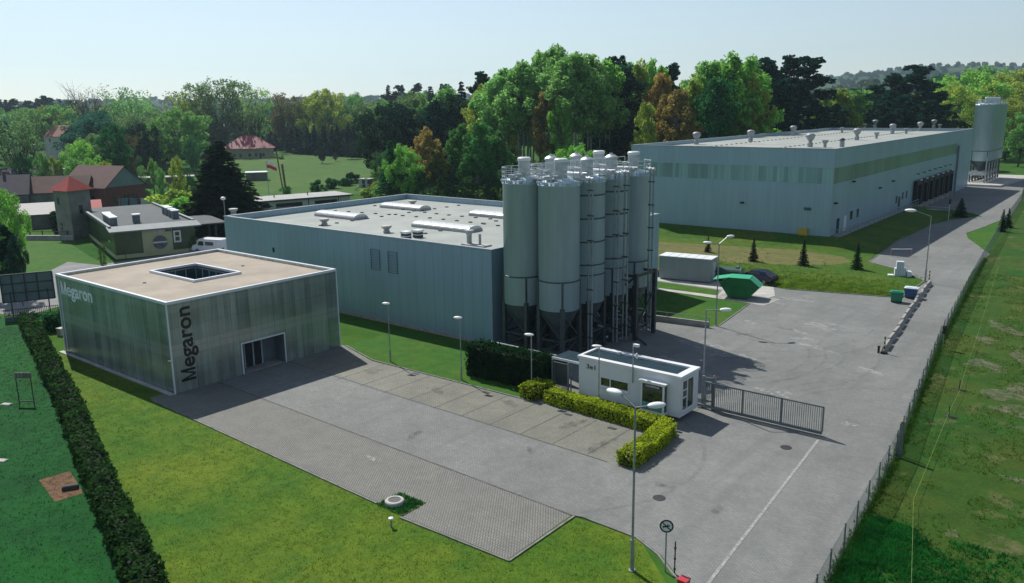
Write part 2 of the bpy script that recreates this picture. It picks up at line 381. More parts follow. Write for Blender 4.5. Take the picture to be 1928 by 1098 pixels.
sheet('yard_lawn', [(-46.5,83.2),(-38.2,83.0),(-37.3,80.6),(-44,80.3),(-46.5,80.4)], YARDG, .018)
sheet('island', [(-18.9,124.6),(-20.6,128.7),(-23.8,136.8),(-25.1,142.2),(-24.3,149.6),(-23.0,166),(-20.5,150)], YARDG, .018)
sheet('slope_grass', [(-90,80.5),(-48,87),(-40,87.8),(-34.4,88.2),(-32.5,87.8),(-21.3,90.6),(-21.4,101),(-25.2,105.8),(-30.1,109.2),(-31.4,117),(-31.6,128),(-60,128),(-90,110)], BANKG, .012)
sheet('dry_strip', [(-90,96),(-60,96.5),(-53,96.8),(-44,99),(-37,102.2),(-33,105),(-31.8,108.5),(-34,111.5),(-41,113),(-50,111),(-60,108.6),(-90,104)], DRYG, .016)
sheet('loading_path', [(-48,86.9),(-48,83.7),(-38,83.4),(-37.2,80.5),(-44,80.2),(-44,79.3),(-33,79.3),(-32.3,84),(-34,87.9),(-40,87.5)], LCONC, .022)
sheet('skip_pad', [(-37.2,79.6),(-31.4,78.9),(-31.2,82.6),(-37,83.3)], CONC, .026)
sheet('manhole_bed', [(-30.4,25.9),(-30.25,27.55),(-28.45,27.55),(-28.35,25.85)], M('moss_soil', (.07, .085, .03), .95, ns=3, var=.5, bump=.6), .018)
sheet('soil_patch', [(-47.6,16.3),(-47.4,17.9),(-43.9,17.1),(-44.1,15.7)], M('bare_soil', (.12, .06, .025), .95, ns=2.5, var=.4, bump=.8), .012)
sheet('village_road', [(-89.5,31.5),(-91.5,37),(-90,48),(-84.5,50),(-84.5,56),(-118,48),(-109,40),(-125,36),(-150,28),(-150,20),(-110,24)], OLDROAD, .012)
sheet('clinic_yard', [(-84.4,49),(-84.4,80),(-112,70),(-112,50),(-100,44)], OLDROAD, .014)
# sandy wear in the right hand field
def stain_mat(name, col, amt, sc=3.0, lo=.42, hi=.6):
    m, n, l, b = newmat(name); b.inputs['Base Color'].default_value = rgb(col); b.inputs['Roughness'].default_value = .8
    f, _ = noise_fac(n, l, sc, 6, .75, lo, hi); l.new(math_n(n, l, 'MULTIPLY', f, amt), b.inputs['Alpha']); return m
SAND = stain_mat('sandy_wear', (.20, .18, .12), .6, 1.6, .40, .62)
def blob(c, rx, ry, rot, n=26, rough=.45, seed=0):
    rr = random.Random(seed); pts = []
    ph = [rr.uniform(0, 6.3) for _ in range(5)]
    for i in range(n):
        t = 2*math.pi*i/n; k = 1+rough*sum(math.sin((j+2)*t+ph[j])/(j+2) for j in range(5))+rr.uniform(-.06, .06)
        x, y = rx*k*math.cos(t), ry*k*math.sin(t); pts.append((c[0]+x*math.cos(rot)-y*math.sin(rot), c[1]+x*math.sin(rot)+y*math.cos(rot)))
    return pts
for i, (px, py, rx, ry) in enumerate([(1842,684,1.4,.7),(1870,692,1.2,.8),(1905,740,1.3,2.2),(1915,775,.9,1.8),(1918,672,1.4,.6),(1856,640,1.0,.9),(1895,620,.9,2.2),(1792,1005,.4,.3),(1915,905,.6,.4)]):
    c = at(px, py); sheet('worn_ground', blob(c, rx, ry, 1.0+i, seed=i), SAND, .014+.001*i)
# paving lines, kerbs, drains ----------------------------------------------------------
def strip(mb, a, b, wd, z, h=None):
    a = Vector((a[0], a[1], 0)); b = Vector((b[0], b[1], 0)); d = (b-a).normalized(); u = Vector((-d.y, d.x, 0))*wd/2
    p = [a-u, b-u, b+u, a+u]
    if h is None: mb.poly([(q.x, q.y, z) for q in p])
    else: mb.prism([(q.x, q.y) for q in p], z, h)
LINE = M('dark_joint', (.085, .085, .08), .9, ns=3, var=.3)
mb = MB()
for x in np.arange(-50.5, -24, 2.53): strip(mb, (x, 37.75), (x, 42.55), .07, .020)
strip(mb, (-54.6, 38.3), (-23.7, 37.55), .08, .022)
strip(mb, (-54.6, 31.9), (-21.7, 31.1), .10, .024)
struct('parking_lines', mb, LINE)
mb = MB(); strip(mb, (-13.6, 29.6), (-15.25, 48.0), .16, .022); struct('gate_track', mb, M('pale_joint', (.27, .27, .26), .8, ns=5, var=.3))
mb = MB()
KER = [[(-54.9,26.75),(-30.4,25.95)],[(-28.3,25.65),(-21.45,25.85)],[(-21.45,25.85),(-21.5,31.05)],[(-21.5,31.15),(-21.1,31.25)],[(-21.1,31.25),(-18,31.15)],[(-18,31.15),(-16.4,30.4)],[(-16.4,30.4),(-14.6,29.0)],[(-14.6,29.0),(-12.9,26.4)],[(-12.9,26.4),(-11.3,22.4)],
       [(-49.4,42.6),(-33.4,42.85)],[(-54.6,44.1),(-49.4,42.6)],[(-21.4,90.6),(-32.5,87.9)],[(-21.45,90.6),(-21.5,101)],[(-21.5,101),(-25.3,106)],[(-25.3,106),(-30.1,109.4)],[(-30.1,109.4),(-31.6,128)],[(-31.6,128),(-32.4,144)],[(-32.4,144),(-30.4,157)],[(-30.4,157),(-27,165)],
       [(-31.7,69.2),(-33,79.1)],[(-33,79.1),(-44,79.1)],[(-20.7,128.7),(-23.9,136.8)],[(-23.9,136.8),(-25.2,142.2)],[(-25.2,142.2),(-24.4,149.6)],[(-24.4,149.6),(-23.1,166)]]
for a, b in KER: strip(mb, a, b, .1, -.02, .07)
struct('kerb', mb, M('weathered_kerb', (.19, .19, .175), .9, ns=1.5, var=.3))
mb = MB()
for x, y in ((-44.2,42.3),(-37.0,42.3),(-29.8,42.3),(-26.2,42.0)): mb.box(x-.3, y-.14, .015, x+.3, y+.14, .03)
struct('drain_grates', mb, M('cast_iron', (.03, .03, .032), .6, .3))
for i, (px, py, lab) in enumerate([(1241,938,'round iron manhole cover in the paving left of the gate track'),(1480,843,'iron manhole cover lying in the paving in front of the sliding gate'),(1835,521,'iron manhole cover in the road beside the grass bank')]):
    c = at(px, py); o = MB().cyl((c.x, c.y, .01), (c.x, c.y, .03), .33, n=24).build('manhole_cover', MATS['cast_iron'], origin=(c.x, c.y, .01)); tag(o, lab, 'manhole cover')
c = at(743, 946, .1); t = thing('manhole', 'raised concrete manhole ring with a dark round lid in a mossy square', 'manhole', (c.x, c.y, 0))
MB().lathe((0,0,0), [(.50,0),(.50,.22),(.46,.26),(.33,.26),(.33,.2)], 28).build('ring', LCONC, t, world=False, smooth=False)
MB().cyl((0,0,.1), (0,0,.235), .325, n=28).build('lid', M('lid_iron', (.075,.075,.07), .7), t, world=False)
# spilt powder, oil and tyre marks on the yard
POW = stain_mat('white_powder', (.62, .62, .60), .4, 2.2, .45, .62); OIL = stain_mat('oil_stain', (.05, .05, .05), .38, 1.5, .4, .65); TYR = stain_mat('tyre_mark', (.08, .08, .08), .22, 1.2, .4, .7)
for i, (px, py, rx, ry) in enumerate([(1415,608,.8,.5),(1310,650,2.2,.7),(1345,652,1.6,.5),(1345,668,1.2,.6),(1545,615,1.4,.9),(1578,614,1,.4),(1520,640,1.2,.5),(1535,655,1.4,.6),(1508,627,.8,.4),(1395,672,1.2,.5),(1290,690,2.5,.6),(1460,570,1.0,.5),(1500,565,1.5,.5),(1640,700,1.2,.4),(1600,800,.5,.3),(700,865,.5,.3),(1460,740,1.2,.6)]):
    c = at(px, py); sheet('powder_stain', blob(c, rx, ry, R(-15), seed=i+40, rough=.7), POW, .030+.0006*i)
for i, (px, py, rx, ry) in enumerate([(1250,915,.5,.3),(1200,800,.4,.3),(1075,800,.9,.5),(960,760,.8,.4),(820,735,.9,.4),(700,700,.8,.5),(1130,840,1.,.5),(1000,850,.5,.3),(1480,620,.5,.4),(1400,630,.6,.3),(780,820,.7,.3),(1350,960,.4,.3)]):
    c = at(px, py); sheet('oil_stain', blob(c, rx, ry, i*.8, seed=i+90, rough=.6), OIL, .045+.0006*i)
q = 0
for (cx, cy, rr_, a0, a1) in [(-31,62,9.5,-60,35),(-31.6,62,11.3,-60,30),(-30,64,13.2,-70,20),(-30.5,64,11.2,-65,15),(-10,52,11,120,185),(-10,52,9.2,115,185),(-33,74,13,-75,10),(-33,74,14.8,-75,5),(-28,38,9,-50,60)]:
    n_ = 22; pp = [(cx+(rr_+s_)*math.cos(R(a0+(a1-a0)*k/n_)), cy+(rr_+s_)*math.sin(R(a0+(a1-a0)*k/n_))) for s_ in (0,) for k in range(n_+1)]+[(cx+(rr_+.24)*math.cos(R(a0+(a1-a0)*k/n_)), cy+(rr_+.24)*math.sin(R(a0+(a1-a0)*k/n_))) for k in range(n_, -1, -1)]
    vs = [(x, y, .055+.0007*q) for x, y in pp]; N_ = n_+1
    struct('tyre_mark', MB().add(vs, [(k, 2*N_-1-k, 2*N_-2-k, k+1) for k in range(n_)]), TYR); q += 1
# the raised ground the warehouse stands on
WX, WY, WZ = -38.6, 119.9, 1.2
nx, ny = 60, 64; mb = MB(); vs = []; fs = []
def bank_h(x, y):
    d = math.hypot(max(0, x-(-36.9)), max(0, 119.2-y)); t = max(0, 1-d/5.2); return WZ*min(1, t*1.02)
for j in range(ny+1):
    for i in range(nx+1):
        x = -92+(61.6)*i/nx; y = 112.5+(164.8-112.5)*j/ny; z = bank_h(x, y)
        vs.append((x, y, z-.02+noise.noise(Vector((x*.4, y*.4, 0)))*.07*(z > .02)+.0))
for j in range(ny):
    for i in range(nx):
        a = j*(nx+1)+i; fs.append((a, a+1, a+nx+2, a+nx+1))
mb.add(vs, fs); struct('grass_bank', mb, BANKG, smooth=True)
# ------------------------------------------------------------------ glass fronted office
def facade_mat():
    m, n, l, b = newmat('office_facade')
    s, fl = seam_lines(n, l, 'xy', .53, .022); wn = n.new('ShaderNodeTexWhiteNoise'); wn.noise_dimensions = '1D'; l.new(fl, wn.inputs['W'])
    f1, _ = noise_fac(n, l, 1.0, 4, .65, .3, .7, stretch=(3.2, 3.2, .16)); f2, _ = noise_fac(n, l, .22, 3, .5, .35, .65, stretch=(1, 1, 2.5))
    c = mixc(n, l, f1, (.20, .27, .26, 1), (.42, .49, .47, 1))
    c = mixc(n, l, math_n(n, l, 'MULTIPLY', f2, .7), c, (.20, .235, .18, 1))
    c = mixc(n, l, 1.0, c, mixc(n, l, wn.outputs[0], (.80, .82, .84, 1), (1.1, 1.1, 1.08, 1)), 'MULTIPLY')
    tc = n.new('ShaderNodeTexCoord'); sx = n.new('ShaderNodeSeparateXYZ'); l.new(tc.outputs['Object'], sx.inputs[0])
    for z0, z1, k in ((2.75, 3.6, .5), (6.0, 6.9, .3)):      # floor slab and roof deck seen through the panels
        band = math_n(n, l, 'MULTIPLY', math_n(n, l, 'GREATER_THAN', sx.outputs[2], z0), math_n(n, l, 'LESS_THAN', sx.outputs[2], z1)); c = mixc(n, l, math_n(n, l, 'MULTIPLY', band, k), c, (.42, .45, .42, 1))
    s2, _ = seam_lines(n, l, 2, 1.65, .03, .1); c = mixc(n, l, math_n(n, l, 'MULTIPLY', math_n(n, l, 'MAXIMUM', s, s2), .55), c, (.06, .075, .07, 1))
    l.new(c, b.inputs['Base Color']); b.inputs['Metallic'].default_value = .35
    l.new(math_n(n, l, 'MULTIPLY_ADD', wn.outputs[0], .14, .2), b.inputs['Roughness']); b.inputs['Specular IOR Level'].default_value = .8
    add_bump(n, l, b, f1, .08, .02); return m
F1 = facade_mat(); _F1 = panel_mat('office_facade', (.20, .235, .225), 1.06, .03, hs=[(1.62, .03, .1)], rough=.3, metal=.5, var=.12, pv=.28, dark=.5, tint=(.155, .185, .14), rv=.12)
t = thing('office_building', 'low square office clad in shimmering translucent panels with flat beige roof and roof well', 'building', (-63.8, 36.1, 0))
x0, x1, y0, y1, H = -72.75, -54.85, 28.5, 43.7, 6.8
e0, e1, eh = 34.22, 38.06, 2.42
mb = MB()
mb.box(x0, y0, .0, x1, y0+.25, H-.05); mb.box(x0, y1-.25, 0, x1, y1, H-.05); mb.box(x0, y0+.25, 0, x0+.25, y1-.25, H-.05)
mb.box(x1-.25, y0+.25, 0, x1, e0, H-.05); mb.box(x1-.25, e1, 0, x1, y1-.25, H-.05); mb.box(x1-.25, e0, eh, x1, e1, H-.05)
mb.build('wall', F1, t)
RB = M('beige_gravel', (.36, .31, .25), .95, ns=.35, var=.12, bump=.3)
ax0, ax1, ay0, ay1 = -67.6, -60.95, 34.3, 38.25
mb = MB(); z = H-.22
mb.box(x0+.26, y0+.26, z-.2, x1-.26, ay0, z); mb.box(x0+.26, ay1, z-.2, x1-.26, y1-.26, z); mb.box(x0+.26, ay0, z-.2, ax0, ay1, z); mb.box(ax1, ay0, z-.2, x1-.26, ay1, z)
mb.build('roof', RB, t)
mb = MB()
for a in ((x0-.03,y0-.03,x1+.03,y0+.2),(x0-.03,y1-.2,x1+.03,y1+.03),(x0-.03,y0+.2,x0+.2,y1-.2),(x1-.2,y0+.2,x1+.03,y1-.2)): mb.box(a[0], a[1], H-.16, a[2], a[3], H+.04)
for (x, y) in ((x0,y0),(x1,y0),(x1,y1)): mb.box(x-.045, y-.045, 0, x+.045, y+.045, H-.16)
mb.box(x0+.45, y0-.05, .25, x0+.53, y0-.003, H-.16)
mb.build('roof_edge', TRIM, t)
mb = MB()
for a in ((ax0-.22,ay0-.22,ax1+.22,ay0),(ax0-.22,ay1,ax1+.22,ay1+.22),(ax0-.22,ay0,ax0,ay1),(ax1,ay0,ax1+.22,ay1)): mb.box(a[0], a[1], z-.1, a[2], a[3], z+.2)
well = mb.build('roof_well', TRIM, t)
GL2 = M('well_glass', (.03, .07, .08), .12, ns=.6, var=.3, spec=.7)
mb = MB(); mb.box(ax0-.1, ay0-.1, 2.2, ax1+.1, ay0, z-.2); mb.box(ax0-.1, ay1, 2.2, ax1+.1, ay1+.1, z-.2); mb.box(ax0-.1, ay0, 2.2, ax0, ay1, z-.2); mb.box(ax1, ay0, 2.2, ax1+.1, ay1, z-.2); mb.box(ax0, ay0, 2.1, ax1, ay1, 2.2)
mb.build('pane', GL2, well)
mb = MB()
for x in np.linspace(ax0, ax1, 7): mb.box(x-.03, ay1-.05, 2.2, x+.03, ay1-.002, z-.1); mb.box(x-.03, ay0+.002, 2.2, x+.03, ay0+.05, z-.1)
for y in np.linspace(ay0, ay1, 5)[1:-1]: mb.box(ax0+.002, y-.03, 2.2, ax0+.05, y+.03, z-.1); mb.box(ax1-.05, y-.03, 2.2, ax1-.002, y+.03, z-.1)
for zz in (5.2, 3.8): mb.box(ax0+.003, ay1-.055, zz, ax1-.003, ay1-.003, zz+.05); mb.box(ax0+.004, ay0, zz, ax0+.055, ay1-.056, zz+.05)
mb.build('frame', M('well_frame', (.35, .42, .45), .4), well)
mb = MB(); mb.box(x1-1.4, e0, 0, x1-1.3, e1, eh); mb.build('recess_wall', M('recess_panel', (.10, .13, .145), .5), t)
mb = MB(); mb.box(x1-1.3, e0-.05, .02, x1-.25, e0, eh); mb.box(x1-1.3, e1, .02, x1-.25, e1+.05, eh); mb.box(x1-1.3, e0, eh, x1-.25, e1, eh+.05); mb.build('recess_lining', MATS['recess_panel'], t)
MB().box(x1-1.3, e0, .0, x1-.02, e1, .035).build('threshold', CONC, t)
dr = MB(); ys = np.linspace(e0+.1, e0+2.5, 4)
for a, b in zip(ys[:-1], ys[1:]): dr.box(x1-1.26, a+.06, .08, x1-1.22, b-.06, 2.2)
door = dr.build('door', GLASS, t)
mb = MB()
for y in ys: mb.box(x1-1.28, y-.06, .02, x1-1.18, y+.06, 2.3)
mb.box(x1-1.275, ys[0]+.06, 2.2, x1-1.185, ys[-1]-.06, 2.3); mb.build('frame', M('grey_frame', (.33, .38, .40), .4), door)
mb = MB(); mb.box(x1-.02, e0-.1, 0, x1+.05, e0, eh+.1); mb.box(x1-.02, e1, 0, x1+.05, e1+.1, eh+.1); mb.box(x1-.02, e0, eh, x1+.05, e1, eh+.1); mb.build('door_surround', TRIM, t)
mb = MB(); mb.box(x0-.35, y0-.45, 0, x1+.1, y0-.06, .06); mb.build('plinth', LCONC, t)
SIGNB = M('black_lettering', (.006, .007, .009), .4); SIGNW = M('silver_lettering', (.86, .89, .91), .4)
wordmark(SIGNB, t, (x1, 30.22, .75), (0,0,1), (0,-1,0), .92, 4.5, 1.12)
wordmark(SIGNW, t, (-72.0, y0, 5.2), (1,0,0), (0,0,1), 1.0, 4.5, 1.12)
mb = MB(); mb.cyl((x1+.05, y0-.06, 2.55), (x1+.05, y0-.3, 2.6), .05); mb.build('camera_bracket', WHITE, t)
mb = MB()
for px, py in ((272,533),(457,501)):
    c = at(px, py, z); mb.cyl((c.x, c.y, z), (c.x, c.y, z+.06), .14, n=14)
mb.build('roof_drain', MATS['cast_iron'], t)
mb = MB(); mb.box(-72.95, 29.6, 0, -72.76, 32.2, 6.2); mb.build('end_panel', M('end_cladding', (.17,.2,.21), .45), t)
def cleats(t, pts, world=True):
    if world: mi = root_mat(t).inverted(); pts = [mi @ Vector(q) for q in pts]
    base = None
    for q in pts[:100]:
        if base is None: base = MB().box(-.16,-.16,0,.16,.16,.1).build('roof_cleat', M('dark_cleat', (.06,.06,.06), .8), t, world=False); c = base
        else: c = base.copy(); COL.objects.link(c)
        c.location = q
# ------------------------------------------------------------------ production hall
F2 = panel_mat('hall_cladding', (.28, .42, .50), 1.15, .035, rough=.42, metal=.25, var=.05, dark=.62, pv=.06)
t = thing('production_hall', 'large grey blue clad production hall with pale flat roof beside the silos', 'building', (-64, 65.7, 0))
x0, x1, y0, y1, H = -83.9, -44.15, 51.5, 79.9, 8.43
mb = MB(); th = .3
mb.box(x0, y0, 0, x1, y0+th, H-.06); mb.box(x0, y1-th, 0, x1, y1, H-.06); mb.box(x0, y0+th, 0, x0+th, y1-th, H-.06); mb.box(x1-th, y0+th, 0, x1, y1-th, H-.06); mb.build('wall', F2, t)
mb = MB(); e = .04
for a in ((x0-e,y0-e,x1+e,y0+th+e),(x0-e,y1-th-e,x1+e,y1+e),(x0-e,y0+th+e,x0+th+e,y1-th-e),(x1-th-e,y0+th+e,x1+e,y1-th-e)): mb.box(a[0], a[1], H-.12, a[2], a[3], H)
mb.box(x1-.02, y0-.03, 0, x1+.03, y0+.04, H-.12)
mb.build('coping', M('grey_coping', (.30, .34, .37), .4), t)
def roof_mat(name, col, sp):
    m = panel_mat(name, col, sp, .05, rough=.8, var=.10, dark=.86, pv=.03, spec=.3); return m
RZ = 7.75
ROOF = M('pale_roof_membrane', (.30, .325, .30), .85, ns=.22, var=.12)
mb = MB(); mb.box(x0+th, y0+th, RZ-.3, x1-th, y1-th, RZ); mb.build('roof', ROOF, t)
CP = []
for x in np.arange(-81, -46, 2.1): yy = 64.5+2.2*math.sin((x+84)*.079); CP += [(x, yy), (x, 136.5-yy)]
for y in np.arange(53.5, 79, 2.2): CP += [(-72, y), (-58.3, y)]
cleats(t, [(x, y, RZ) for x, y in CP])
SKY_M = panel_mat('skylight_sheet', (.62, .64, .63), 1.1, .05, rough=.3, dark=.6, var=.05)
def skylight(x0, y, L, wd, label):
    s = thing('roof_skylight', label, 'skylight', (x0+L/2, y, RZ), 0, 'barrel skylights on the hall roof')
    MB().box(-L/2-.08, -wd/2-.08, 0, L/2+.08, wd/2+.08, .28).build('kerb', M('skylight_kerb', (.36,.37,.37), .6), s, world=False)
    n = 10; m2 = MB(); vs = []; fs = []
    for k in range(n+1):
        a = math.pi*k/n; vs += [(-L/2, -math.cos(a)*wd/2, .28+math.sin(a)*.34), (L/2, -math.cos(a)*wd/2, .28+math.sin(a)*.34)]
    for k in range(n): fs.append((2*k, 2*k+1, 2*k+3, 2*k+2))
    fs += [tuple(range(0, 2*n+2, 2)), tuple(range(2*n+1, 0, -2))]
    m2.add(vs, fs).build('glazing', SKY_M, s, world=False)
skylight(-79.3, 61.6, 7.0, 1.9, 'white barrel skylight on the hall roof, the one nearest the roof corner behind the office')
skylight(-79.0, 71.6, 7.0, 1.9, 'white barrel skylight at the back of the hall roof near the trees')
skylight(-63.0, 61.7, 8.0, 2.0, 'long white barrel skylight in the front middle of the hall roof')
skylight(-64.0, 71.9, 8.0, 2.0, 'white barrel skylight half hidden behind the leftmost silo')
def small_vent(px, py, label, kind):
    c = at(px, py, RZ); s = thing('roof_vent', label, 'roof vent', (c.x, c.y, RZ), 0, 'vents on the hall roof')
    if kind == 0:
        MB().lathe((0,0,0), [(.34,0),(.34,.2),(.26,.22),(.26,.3)], 14).build('base', STEEL, s, world=False)
        MB().lathe((0,0,0), [(.26,.3),(.5,.52),(.56,.66),(.5,.72),(.0,.74)], 16).build('cap', M('galvanised_cap', (.38,.37,.34), .5, .2), s, world=False)
    elif kind == 1:
        MB().box(-.36,-.36,0,.36,.36,.55).build('base', M('dark_vent', (.035,.04,.045), .6), s, world=False)
        MB().box(-.42,-.42,.55,.42,.42,.75).box(-.38,-.38,.25,.38,.38,.32).build('cap', LAMPHEAD, s, world=False)
    else:
        MB().box(-1.1,-.6,0,1.6,.6,.14).build('base', LCONC, s, world=False)
        MB().cyl((-.6,0,.14), (-.6,0,.9), .24).cyl((-.6,0,.9), (-.6,0,1.35), .24, .45).cyl((.7,0,.14), (.7,0,1.1), .12).build('pipe', STEEL, s, world=False)
for a in [(611,424,'round steel roof vent in front of the left skylight',0),(728,438,'round steel roof vent between the two front skylights',0),(777,388,'round steel roof vent at the back of the hall roof',0),(765,450,'square dark vent box with white lid, left of its twin on the hall roof',1),(787,447,'square dark vent box with white lid, right of its twin on the hall roof',1),(893,462,'flared steel pipe and thin pipe on a slab near the hall roof corner',2),(440,404,'low round vent at the far left corner of the hall roof',0)]: small_vent(*a)
for xa, xb, za, zb in ((-59.3,-58.0,5.05,7.05),(-56.9,-55.6,5.0,7.05)):
    mb = MB(); mb.box(xa, y0-.05, za, xb, y0+.02, za+.06); mb.box(xa, y0-.05, zb-.06, xb, y0+.02, zb); mb.box(xa, y0-.05, za+.06, xa+.09, y0+.02, zb-.06); mb.box(xb-.06, y0-.05, za+.06, xb, y0+.02, zb-.06)
    for zz in np.arange(za+.2, zb-.1, .16): mb.box(xa+.085, y0-.03, zz, xb-.055, y0+.01, zz+.05)
    mb.build('louvre', M('louvre_grey', (.12, .18, .22), .5), t)
MB().box(-75.0, y0-.06, 5.15, -74.75, y0+.01, 5.65).build('wall_box', BLACK, t)
mb = MB(); mb.box(x0-.02, y0-.04, 0, x1+.02, y0-.003, .3); mb.build('plinth', CONC, t)
# a low annex of the hall behind the silos
t2 = thing('antenna_mast', 'thin mast with dishes and small lamp at the left corner of the hall roof', 'antenna', (-84.3, 51.9, H))
MB().cyl((0,0,-.4),(0,0,1.9), .04).build('pole', STEEL, t2, world=False); MB().ell((-.1,0,1.9), .28,.28,.2).build('lamp', LAMPHEAD, t2, world=False)
# ------------------------------------------------------------------ warehouse
F3 = panel_mat('warehouse_cladding', (.30, .44, .52), 1.15, .03, rough=.42, metal=.25, var=.05, dark=.75, pv=.03)
YAW = R(.82)
t = thing('warehouse', 'long grey blue warehouse with a translucent window band and loading docks', 'building', (WX, WY, WZ), YAW)
Lw, Dp, Hh = 32.9, 102.0, 12.5
def wbox(mb, *a): return mb.box(*a)
mb = MB(); T = .3
b0, b1 = 7.5, 9.75                          # window band
for z0, z1 in ((-1.2, b0), (b1, Hh-.06)):
    mb.box(-Lw, 0, z0, 0, T, z1); mb.box(-Lw, Dp-T, z0, 0, Dp, z1); mb.box(-Lw, T, z0, -Lw+T, Dp-T, z1); mb.box(-T, T, z0, 0, Dp-T, z1)
mb.box(-Lw, Dp-T, b0, 0, Dp, b1); mb.box(-Lw, T, b0, -Lw+T, Dp-T, b1)
mb.box(-T, 86, b0, 0, Dp-T, b1)
mb.build('wall', F3, t, world=False)
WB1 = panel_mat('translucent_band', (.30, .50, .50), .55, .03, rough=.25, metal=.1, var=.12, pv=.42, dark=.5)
WB2 = panel_mat('band_side_reflection', (.17, .27, .25), 1.1, .02, rough=.3, metal=.2, var=.2, pv=.1, dark=.8)  # same band on the side wall, reflected greenery put into its base colour
MB().box(-Lw+.02, .04, b0, -.06, T-.02, b1).build('window_band', WB1, t, world=False)
MB().box(-T+.02, T, b0, -.04, 86, b1).build('window_band', WB2, t, world=False)
mb = MB(); e = .05
for a in ((-Lw-e,-e,e,T+e),(-Lw-e,Dp-T-e,e,Dp+e),(-Lw-e,T+e,-Lw+T+e,Dp-T-e),(-T-e,T+e,e,Dp-T-e)): mb.box(a[0], a[1], Hh-.14, a[2], a[3], Hh)
mb.box(-.03, -.035, -1.2, .035, .03, Hh-.14)
mb.build('coping', MATS['grey_coping'], t, world=False)
WR = 11.85
MB().box(-Lw+T, T, WR-.3, -T, Dp-T, WR).build('roof', ROOF, t, world=False)
cleats(t, [(x, y, WR) for y in np.arange(3, Dp-2, 2.1) for x in (-12.1, -24.1)], False)
mb = MB(); mb.box(-.0, 86, -1.2, .35, 86.4, 9.2); mb.build('pilaster', MATS['end_cladding'], t, world=False)
for y0_, y1_, z0, z1 in ((9.0,10.2,1.4,2.7),(12.4,13.4,1.4,2.7),(35.5,36.6,1.3,2.6),(39.8,40.8,1.6,2.9),(42.6,43.6,1.6,2.9)):
    wdw = MB().box(.0, y0_, z0, .05, y1_, z1).build('window', GLASS, t, world=False)
    m2 = MB(); m2.box(0, y0_-.08, z0-.08, .08, y1_+.08, z0); m2.box(0, y0_-.08, z1, .08, y1_+.08, z1+.08); m2.box(0, y0_-.08, z0, .08, y0_, z1); m2.box(0, y1_, z0, .08, y1_+.08, z1); m2.build('frame', MATS['grey_frame'], wdw, world=False)
for y0_, c in ((2.8, GLASS), (6.2, WHITE), (37.6, GLASS)):
    MB().box(0, y0_, .05, .07, y0_+1.05, 2.3).build('door', c, t, world=False)
mb = MB()
for i in range(7):
    y = 48.3+i*4.75
    sh = MB().box(0, y, -.1, .08, y+3.3, 3.9).build('dock_door', BLACK, t, world=False)
    MB().box(0.08, y-.35, -.3, .75, y+.3, 4.3).box(.08, y+3.0, -.3, .75, y+3.65, 4.3).box(.08, y+.3, 3.5, .75, y+3.0, 4.3).build('dock_shelter', BLACK, sh, world=False)
    MB().box(.76, y+1.2, 4.3, 1.0, y+2.1, 4.5).build('lamp', WHITE, sh, world=False)
    MB().box(.02, y-.2, -1.2, .9, y+.05, -.35).build('bumper', LCONC, sh, world=False); MB().box(.02, y+3.3, -1.2, .9, y+3.55, -.35).build('bumper', LCONC, sh, world=False)
    MB().cyl((.0, y+1.6, 5.5), (.5, y+1.6, 5.5), .09).build('wall_lamp', BLACK, sh, world=False)
for y, z in ((24,4.9),(9,7.1),(32,5.4),(1,4.6)): MB().box(0, y, z, .4, y+.5, z+.22).build('wall_lamp', BLACK, t, world=False)
MB().box(-13.6,-.3,4.0,-13.1,0,4.25).build('wall_lamp', BLACK, t, world=False)
MB().box(-3.9,-.12,3.6,-2.9,0,4.0).build('wall_sign', M('teal_sign', (.03,.09,.10), .4), t, world=False)
MB().box(-4.4,-.5,-.1,-3.1,0,.95).build('meter_box', M('yellow_box', (.48,.33,.03), .5), t, world=False)
MB().box(-4.3,-.45,-1.1,-4.2,-.1,-.1).box(-3.3,-.45,-1.1,-3.2,-.1,-.1).build('meter_box_legs', STEEL, t, world=False)
t3 = thing('loading_ramp', 'long galvanised walkway with rails and steps along the warehouse side wall', 'walkway', (WX, WY, WZ), YAW)
MB().box(.15, .6, -.1, 1.35, 47.0, .02).build('deck', STEEL, t3, world=False)
for yy in np.arange(.7, 47.2, 2.1): MB().box(1.3, yy-.03, -1.2, 1.36, yy+.03, 1.05).build('post', STEEL, t3, world=False)
MB().bar((1.33,.6,1.05), (1.33,47,1.05), .09).bar((1.33,.6,.55), (1.33,47,.55), .08).bar((.2,.5,1.05),(1.33,.5,1.05),.05).bar((.2,.5,.5),(1.33,.5,.5),.05).build('handrail', STEEL, t3, world=False)
mb = MB()
for k in range(4): mb.box(.15, -.0-.3*k-.3+.6-.6, -.25-.28*k, 1.35, .0-.3*k, -.18-.28*k)
mb.bar((1.33,-1.2,-.1),(1.33,.6,1.05),.05).bar((1.33,-1.2,-.1),(1.33,-1.2,-1.2),.05).build('steps', STEEL, t3, world=False)
